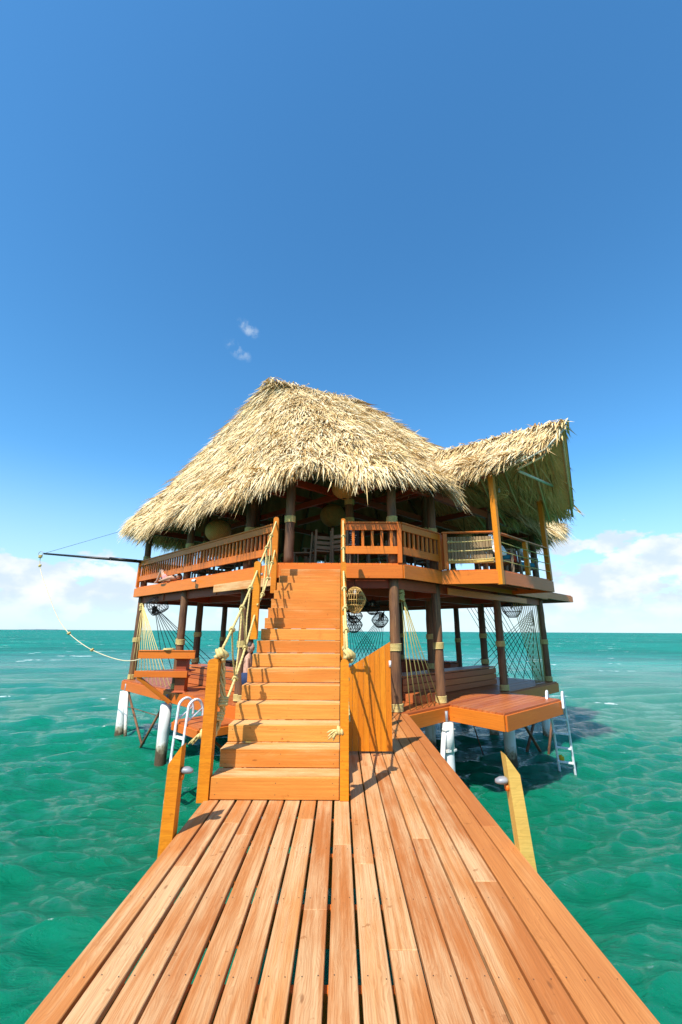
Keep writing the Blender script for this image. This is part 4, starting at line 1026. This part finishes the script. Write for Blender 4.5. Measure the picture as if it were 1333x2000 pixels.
# ------------------------------------------------------------------ lookout bench over the platform edge
lb = thing('lookout_bench', 'orange wooden lookout bench cantilevered over the platform edge', 'bench', (-4.6, 11.9, 0))
Yb = 11.8
board('back_rail', (-5.32, Yb, .93), (-3.82, Yb, .93), .19, .045, 'fascia', lb, up=(0, -1, 0)); board('armrest', (-5.30, Yb+.03, 1.03), (-3.84, Yb+.03, 1.03), .14, .03, 'fascia', lb)
board('seat_rail', (-5.36, Yb, .45), (-3.98, Yb, .45), .16, .045, 'fascia', lb, up=(0, -1, 0))
board('post', (-5.27, Yb+.07, .40), (-5.27, Yb+.07, .84), .10, .09, 'fascia', lb); board('post', (-3.92, Yb+.07, 0.0), (-3.92, Yb+.07, .98), .11, .09, 'fascia', lb)
for k in range(5): board('seat_board', (-5.33+.16*k, Yb+.10+.13*k, .505), (-3.99, Yb+.10+.13*k, .505), .12, .035, 'platform', lb, wear=.4)
board('brace', (-5.28, Yb+.02, .38), (-4.48, 12.12, -.28), .09, .07, 'fascia', lb, up=(0, 1, 0)); board('leg', (-4.55, 12.3, 0), (-4.55, 12.3, .48), .09, .09, 'fascia', lb)
ps = thing('winch_pedestal', 'dark red waisted wooden pedestal standing behind the lookout bench', 'pedestal', (-4.35, 12.35, 0))
def flare(z0, z1, w0, w1, n='pedestal_block', mat='beam', x=-4.2, y=12.05):
    q = [(w0, z0), (w1*.72, z0+.1*(z1-z0)), (w1*.72, z1-.18*(z1-z0)), (w1, z1)]; g = []
    V = []; F = []
    for wv, z in q: V += [(x-wv/2, y-wv/2, z), (x+wv/2, y-wv/2, z), (x+wv/2, y+wv/2, z), (x-wv/2, y+wv/2, z)]
    for k in range(3):
        for i in range(4): F.append((k*4+i, k*4+(i+1) % 4, k*4+4+(i+1) % 4, k*4+4+i))
    F += [(3, 2, 1, 0), (12, 13, 14, 15)]; geo_obj(n, (V, F), mat, ps, False)
flare(.001, .40, .36, .36); flare(.53, .84, .34, .36)
geo_obj('pedestal_plate', box_geo((-4.2, 12.05, .465), (.24, .24, .13)), 'beam', ps, False)
rl = thing('rope_coil', 'pale rope coil lying on the lookout bench top rail', 'rope', (-4.55, 11.86, 1.05))
geo_obj('coil', merge([ring_geo((-4.55, 11.86, 1.06+.022*k), .14-.01*k, .013, 22, 6) for k in range(2)]), 'rope', rl)
for zc in (.45, .62):
    tag(tube('tie_cable', [(-3.9, 11.85, zc), (-2.45, 10.7, zc-.02)], .009, 'black_metal', None, 6), 'thin black cable strung %s from the lookout bench post to the stairs' % ('low' if zc < .5 else 'above another'), 'cable')

# ------------------------------------------------------------------ ladders
def ladder(label, base, yaw, z_top, z_bot, lean, n, group='white swim ladders'):
    t = thing('swim_ladder', label, 'ladder', base, 0, group)
    RT = Matrix.Translation(base) @ Matrix.Rotation(yaw, 4, 'Z')       # local +Y looks out over the water, +X along the edge
    for s in (-1, 1):
        x = s*.17
        pts = [(x, -.32, z_top-.28), (x, -.30, z_top-.10), (x, -.22, z_top+.03), (x, -.10, z_top+.06), (x, .02, z_top-.02), (x, .05, z_top-.22), (x, .05+lean*.5, (z_top+z_bot)/2), (x, .05+lean, z_bot)]
        tube('rail', [RT @ p for p in curve(pts, 6)], .028, 'white_metal', t, 10)
        tube('stand_off', [RT @ Vector((x, -.30, z_top-.12)), RT @ Vector((x, .05, z_top-.34))], .02, 'white_metal', t, 8)
    for k in range(n):
        f_ = (k+.7)/n; z = z_top-.35+(z_bot-z_top+.35)*f_; y = .05+lean*f_
        geo_obj('rung', ([RT @ v for v in box_geo((0, y, z), (.34, .09, .03))[0]], box_geo((0, 0, 0), (1, 1, 1))[1]), 'white_metal', t, False)
    return t
ladder('white swim ladder by the small lower landing', (-3.22, 9.62, 0), R(135+8), .10, -1.95, .10, 4)
lr = ladder('white swim ladder with yellow rope at the landing end', (5.27, 11.22, 0), R(-31), .10, -1.95, .62, 5)
geo_obj('yellow_rope', merge([knot_geo((5.52, 11.85, -1.50+.05*k), (.2, .3, 1), .05, .018, 2.5) for k in range(2)]), 'yellow_rope', lr)

# ------------------------------------------------------------------ upper-floor furniture
def chair(x, y, rz, label, seat_h=.46, back=.95):
    t = thing('wooden_chair', label, 'chair', (x, y, UZ), rz, 'plain wooden dining chairs on the upper floor')
    Mx = WM[t]
    def b(n, p, q, wd, th, up_=(0, 0, 1)):
        p, q = Mx @ Vector(p), Mx @ Vector(q); board(n, p, q, wd, th, 'grey_wood', t, up=Mx.to_3x3() @ Vector(up_))
    for sx_ in (-.2, .2):
        b('leg', (sx_, .2, 0.002), (sx_, .2, seat_h), .045, .045, (0, 1, 0)); b('leg', (sx_, -.2, 0.002), (sx_, -.26, back), .05, .04, (0, 1, 0))
    b('seat', (-.23, 0, seat_h+.018), (.23, 0, seat_h+.018), .44, .035)
    for z in (.60, .72, .85): b('back_slat', (-.2, -.235-.03*(z-.5), z), (.2, -.235-.03*(z-.5), z), .085, .022, (0, 1, 0))
    b('stretcher', (-.2, 0, .2), (.2, 0, .2), .03, .03)
chair(-.98, 11.0, R(85), 'wooden chair half hidden by the pillar at the stair head', .5, 1.05)
chair(-.52, 10.75, R(20), 'wooden chair with its back to the stairs, square to the table', .5, 1.05)
chair(.08, 10.55, R(-25), 'wooden chair turned at an angle by the rope post', .5, 1.08)
chair(1.35, 11.6, R(-60), 'wooden chair behind the short railing by the chalkboard', .46, .95)
chair(2.45, 12.3, R(-40), 'wooden chair behind the slanting railing near the bay', .46, .95)
chair(-3.6, 13.4, R(30), 'wooden chair behind the long railing near the stairs', .46, .95)
chair(-4.8, 14.6, R(45), 'wooden chair behind the long railing farther from the stairs', .46, .95)
def table(x, y, rz, l, wd, label):
    t = thing('dining_table', label, 'table', (x, y, UZ), rz, 'dining tables on the upper floor'); Mx = WM[t]
    for k in range(4): board('table_board', Mx @ Vector((-l/2, -wd/2+wd*(k+.5)/4, .76)), Mx @ Vector((l/2, -wd/2+wd*(k+.5)/4, .76)), wd/4-.004, .035, 'grey_wood', t)
    for sx_ in (-1, 1):
        for sy in (-1, 1): board('leg', Mx @ Vector((sx_*(l/2-.08), sy*(wd/2-.08), .002)), Mx @ Vector((sx_*(l/2-.08), sy*(wd/2-.08), .741)), .07, .07, 'grey_wood', t, up=(1, 0, 0))
table(-.1, 11.9, 0, 1.9, .9, 'long wooden table behind the chairs at the stair head'); table(2.1, 13.2, R(45), 1.4, .8, 'wooden table behind the slanting railing'); table(-3.6, 14.4, R(-45), 1.8, .8, 'wooden table behind the long railing')
ck = thing('chalkboard', 'small black chalk menu board behind the short railing', 'chalkboard', (.42, 9.9, UZ)); 
geo_obj('panel', box_geo((.30, 9.55, UZ+.68), (.24, .02, .52)), 'board', ck, False)
geo_obj('prop', merge([box_geo((.21, 9.60, UZ+.46), (.03, .03, .92)), box_geo((.39, 9.60, UZ+.46), (.03, .03, .92))]), 'grey_wood', ck, False)
rr = random.Random(4)
geo_obj('chalk_lines', merge([box_geo((.30+rr.uniform(-.03, .02)-.02, 9.537, UZ+.86-.052*k), (rr.uniform(.08, .16), .003, .012)) for k in range(8)]), 'chalk', ck, False)

# bay seats
def lounge(label, x, y, rz):
    t = thing('lounge_seat', label, 'armchair', (x, y, UZ), rz, 'cushioned seats on the bay balcony'); Mx = WM[t]
    def b(n, p, q, wd, th, up_=(0, 0, 1), mat='grey_wood'): board(n, Mx @ Vector(p), Mx @ Vector(q), wd, th, mat, t, up=Mx.to_3x3() @ Vector(up_), bev=.005 if mat != 'teal' else .03)
    for sx_ in (-.36, .36):
        b('leg', (sx_, .34, .003), (sx_, .34, .60), .07, .06, (0, 1, 0)); b('leg', (sx_, -.34, .003), (sx_, -.38, .80), .07, .06, (0, 1, 0)); b('arm', (sx_, -.36, .60), (sx_, .38, .60), .09, .03)
    b('seat_frame', (-.36, 0, .32), (.36, 0, .32), .68, .07); b('cushion', (-.33, .02, .42), (.33, .02, .42), .64, .12, mat='teal')
    for k in range(5): b('back_slat', (-.26+.13*k, -.36, .36), (-.26+.13*k, -.40, .80), .085, .02, (0, 1, 0))
lounge('teal cushioned wooden seat next to the tan slatted screen', 4.05, 11.05, R(-100)); lounge('teal cushioned wooden seat at the far end of the bay', 5.1, 12.2, R(-60))
def pillow(label, c, s, rot, mat):
    V = []; F = []; n = 10
    for side in (1, -1):
        for j in range(n+1):
            for i in range(n+1):
                u = -1+2*i/n; v = -1+2*j/n; h = (1-u**4)*(1-v**4); e = 1-.10*(u*u+v*v)*abs(u*v)
                V.append((u*s[0]/2*e*(1-.06*(1-v*v)*abs(u)), v*s[1]/2*e*(1-.06*(1-u*u)*abs(v)), side*(h**.6)*s[2]/2))
    m = (n+1)**2
    for k in range(2):
        for j in range(n):
            for i in range(n):
                q = (k*m+j*(n+1)+i, k*m+j*(n+1)+i+1, k*m+(j+1)*(n+1)+i+1, k*m+(j+1)*(n+1)+i); F.append(q if k == 0 else q[::-1])
    o = link('pillow', mesh('pillow', V, F, True), mat, None, Matrix.Translation(c) @ Matrix.Rotation(rot[2], 4, 'Z') @ Matrix.Rotation(rot[0], 4, 'X') @ Matrix.Rotation(rot[1], 4, 'Y'))
    tag(o, label, 'pillow', 'pillows on the bay seats')
pillow('upper white pillow leaning on the seat by the slatted screen', (3.93, 10.72, UZ+.82), (.42, .40, .16), (R(75), .2, R(35)), 'white_cloth')
pillow('lower white pillow tucked behind the corner post', (4.0, 10.62, UZ+.58), (.44, .36, .16), (R(60), -.1, R(30)), 'white_cloth')
pillow('red orange pillow on the far bay seat beside the middle rail post', (4.78, 11.75, UZ+.60), (.36, .36, .15), (R(65), .3, R(50)), 'red_cloth')
pillow('white pillow on the far bay seat', (5.22, 12.1, UZ+.72), (.40, .36, .15), (R(70), .3, R(60)), 'white_cloth')
sb = thing('slatted_settee', 'tan settee with a back of close upright slats behind the bay ropes', 'settee', (3.15, 10.7, UZ))
for k in range(15):
    x = 2.62+.075*k; board('slat', (x, 10.42-.012*k, UZ+.30), (x, 10.42-.012*k, UZ+.86), .068, .014, 'slat', sb, up=(0, -1, 0))
board('seat_plank', (2.6, 10.45, UZ+.25), (3.72, 10.28, UZ+.25), .05, .10, 'yellow_wood', sb); board('seat', (2.6, 10.72, UZ+.30), (3.75, 10.55, UZ+.30), .46, .05, 'slat', sb)
for x in (2.68, 3.66): board('leg', (x, 10.6, UZ+.003), (x, 10.6, UZ+.27), .06, .06, 'slat', sb, up=(1, 0, 0))

# security camera on the long fascia
sc_ = thing('security_camera', 'small white camera on the fascia below the long railing', 'camera', (-3.95, 11.62, 2.90))
geo_obj('housing', tube_geo([(-4.02, 11.60, 2.86), (-3.98, 11.57, 2.85), (-3.90, 11.48, 2.835)], [.03, .038, .034], 12), 'white_metal', sc_); geo_obj('lens', tube_geo([(-3.90, 11.48, 2.835), (-3.893, 11.472, 2.834)], .024, 12), 'black_metal', sc_); tube('bracket', [(-4.0, 11.73, 2.92), (-4.0, 11.60, 2.87)], .012, 'white_metal', sc_, 8)

# ------------------------------------------------------------------ people
def person(label, joints, edges, radii, mat_clothes, loc, head, face, head_r=.098, shorts=None):
    """one continuous skinned body; joints in world metres"""
    t = thing('person', label, 'person', loc)
    me = bpy.data.meshes.new('body'); me.from_pydata([tuple(Vector(j)-Vector(loc)) for j in joints], edges, []); me.update()
    o = link('body', me, 'skin', t, Matrix.Translation(loc))
    md = o.modifiers.new('Skin', 'SKIN'); 
    sv = me.skin_vertices[0].data
    for i, r in enumerate(radii): sv[i].radius = (r, r)
    sv[0].use_root = True
    sb_ = o.modifiers.new('Sub', 'SUBSURF'); sb_.levels = 2; sb_.render_levels = 2
    if shorts:
        p, q, r0, r1 = shorts; 
        for a, b in p: tube('shorts', [Vector(a), Vector(a).lerp(Vector(b), .5), Vector(b)], [r0, r0*.95, r1], mat_clothes, t, 14)
    # head: egg with brow, nose, ears and hair cap
    h = Vector(head); fd = Vector(face).normalized(); upv = Vector((0, 0, 1)) if abs(fd.z) < .7 else Vector((0, 1, 0)); rt = fd.cross(upv).normalized(); uv = rt.cross(fd)
    def egg(sc3, off, cut=None):
        V = []; F = []; n, m_ = 18, 14
        for j in range(m_+1):
            th = math.pi*j/m_
            for i in range(n):
                a = 2*math.pi*i/n; x, y, z = math.sin(th)*math.cos(a), math.sin(th)*math.sin(a), math.cos(th)
                tp = 1-.22*max(0, -z); bump_ = .10*math.exp(-((x)**2*30+(z+.1)**2*18)) if y > 0 else 0
                V.append(h+rt*x*sc3[0]*tp+fd*(y*sc3[1]*tp+bump_*sc3[1]*1.6+off[0])+uv*(z*sc3[2]+off[1]))
        for j in range(m_):
            for i in range(n): F.append((j*n+i, (j+1)*n+i, (j+1)*n+(i+1) % n, j*n+(i+1) % n))
        return V, F
    ho = geo_obj('head', egg((head_r*.78, head_r*.92, head_r*1.18), (0, 0)), 'skin', t)
    hv, hf = egg((head_r*.84, head_r*.92, head_r*1.05), (-head_r*.16, head_r*.24)); 
    geo_obj('hair', (hv, hf), 'hair', t)
    for s in (-1, 1):
        geo_obj('ear', tube_geo([h+rt*s*head_r*.74+uv*.02, h+rt*s*head_r*.86, h+rt*s*head_r*.74-uv*.025], [.008, .016, .006], 8), 'skin', ho)
        geo_obj('eye', tube_geo([h+rt*s*head_r*.30+fd*head_r*.80+uv*head_r*.02, h+rt*s*head_r*.30+fd*head_r*.87+uv*head_r*.02], [.014, .008], 8), 'hair', ho)
    geo_obj('mouth', tube_geo([h-rt*.022+fd*head_r*.74-uv*head_r*.58, h+fd*head_r*.80-uv*head_r*.57, h+rt*.022+fd*head_r*.74-uv*head_r*.58], [.003, .006, .003], 6), 'pink', ho)
# boy standing on the lower platform behind the stairs, looking across the steps
bx0, by0 = -1.97, 9.62
J = [(bx0, by0, .66), (bx0, by0, .86), (bx0+.01, by0, 1.02), (bx0+.02, by0, 1.10),
     (bx0, by0-.12, 1.00), (bx0+.02, by0-.17, .80), (bx0+.10, by0-.17, .62), (bx0+.14, by0-.16, .54),
     (bx0, by0+.12, 1.00), (bx0-.02, by0+.17, .80), (bx0+.06, by0+.18, .61), (bx0+.10, by0+.17, .53),
     (bx0, by0-.075, .60), (bx0+.02, by0-.08, .34), (bx0-.01, by0-.08, .07), (bx0+.12, by0-.085, .025),
     (bx0, by0+.075, .60), (bx0+.01, by0+.08, .34), (bx0-.03, by0+.08, .07), (bx0+.10, by0+.085, .025)]
E = [(0, 1), (1, 2), (2, 3), (2, 4), (4, 5), (5, 6), (6, 7), (2, 8), (8, 9), (9, 10), (10, 11), (0, 12), (12, 13), (13, 14), (14, 15), (0, 16), (16, 17), (17, 18), (18, 19)]
Rd = [.105, .105, .10, .05, .045, .036, .028, .028, .045, .036, .028, .028, .07, .048, .034, .026, .07, .048, .034, .026]
person('bare-chested dark-haired boy standing behind the stairs', J, E, Rd, 'navy', (bx0, by0, 0), (bx0+.035, by0, 1.20), (1, -.25, -.05), .098, shorts=([((bx0, by0-.06, .70), (bx0+.02, by0-.085, .40)), ((bx0, by0+.06, .70), (bx0+.01, by0+.085, .40))], None, .115, .095))
# sunbather lying on the upper deck behind the long railing, knees up
o0 = Vector((-5.35, 13.32, UZ)); ax = Vector((.72, -.69, 0)); sd = Vector((.69, .72, 0))
def q(a, s, z): return tuple(o0+ax*a+sd*s+Vector((0, 0, z)))
J = [q(0, 0, .11), q(.22, 0, .12), q(.42, 0, .13), q(.52, 0, .13),
     q(.38, -.17, .12), q(.16, -.26, .06), q(-.06, -.25, .05), q(-.14, -.24, .05),
     q(.38, .17, .12), q(.16, .26, .06), q(-.06, .25, .05), q(-.14, .24, .05),
     q(-.06, -.09, .11), q(-.36, -.10, .44), q(-.62, -.10, .08), q(-.78, -.10, .05),
     q(-.06, .09, .11), q(-.30, .10, .40), q(-.55, .10, .08), q(-.71, .10, .05)]
Rd = [.12, .11, .115, .05, .055, .042, .034, .03, .055, .042, .034, .03, .085, .06, .042, .032, .085, .06, .042, .032]
person('sunbather lying knees up on the upper deck behind the long railing', J, E, Rd, 'pink', tuple(o0), q(.68, 0, .14), (.1, .05, .95), .105, shorts=([(q(.05, -.02, .12), q(-.14, -.095, .20)), (q(.05, .02, .12), q(-.13, .095, .19))], None, .13, .10))
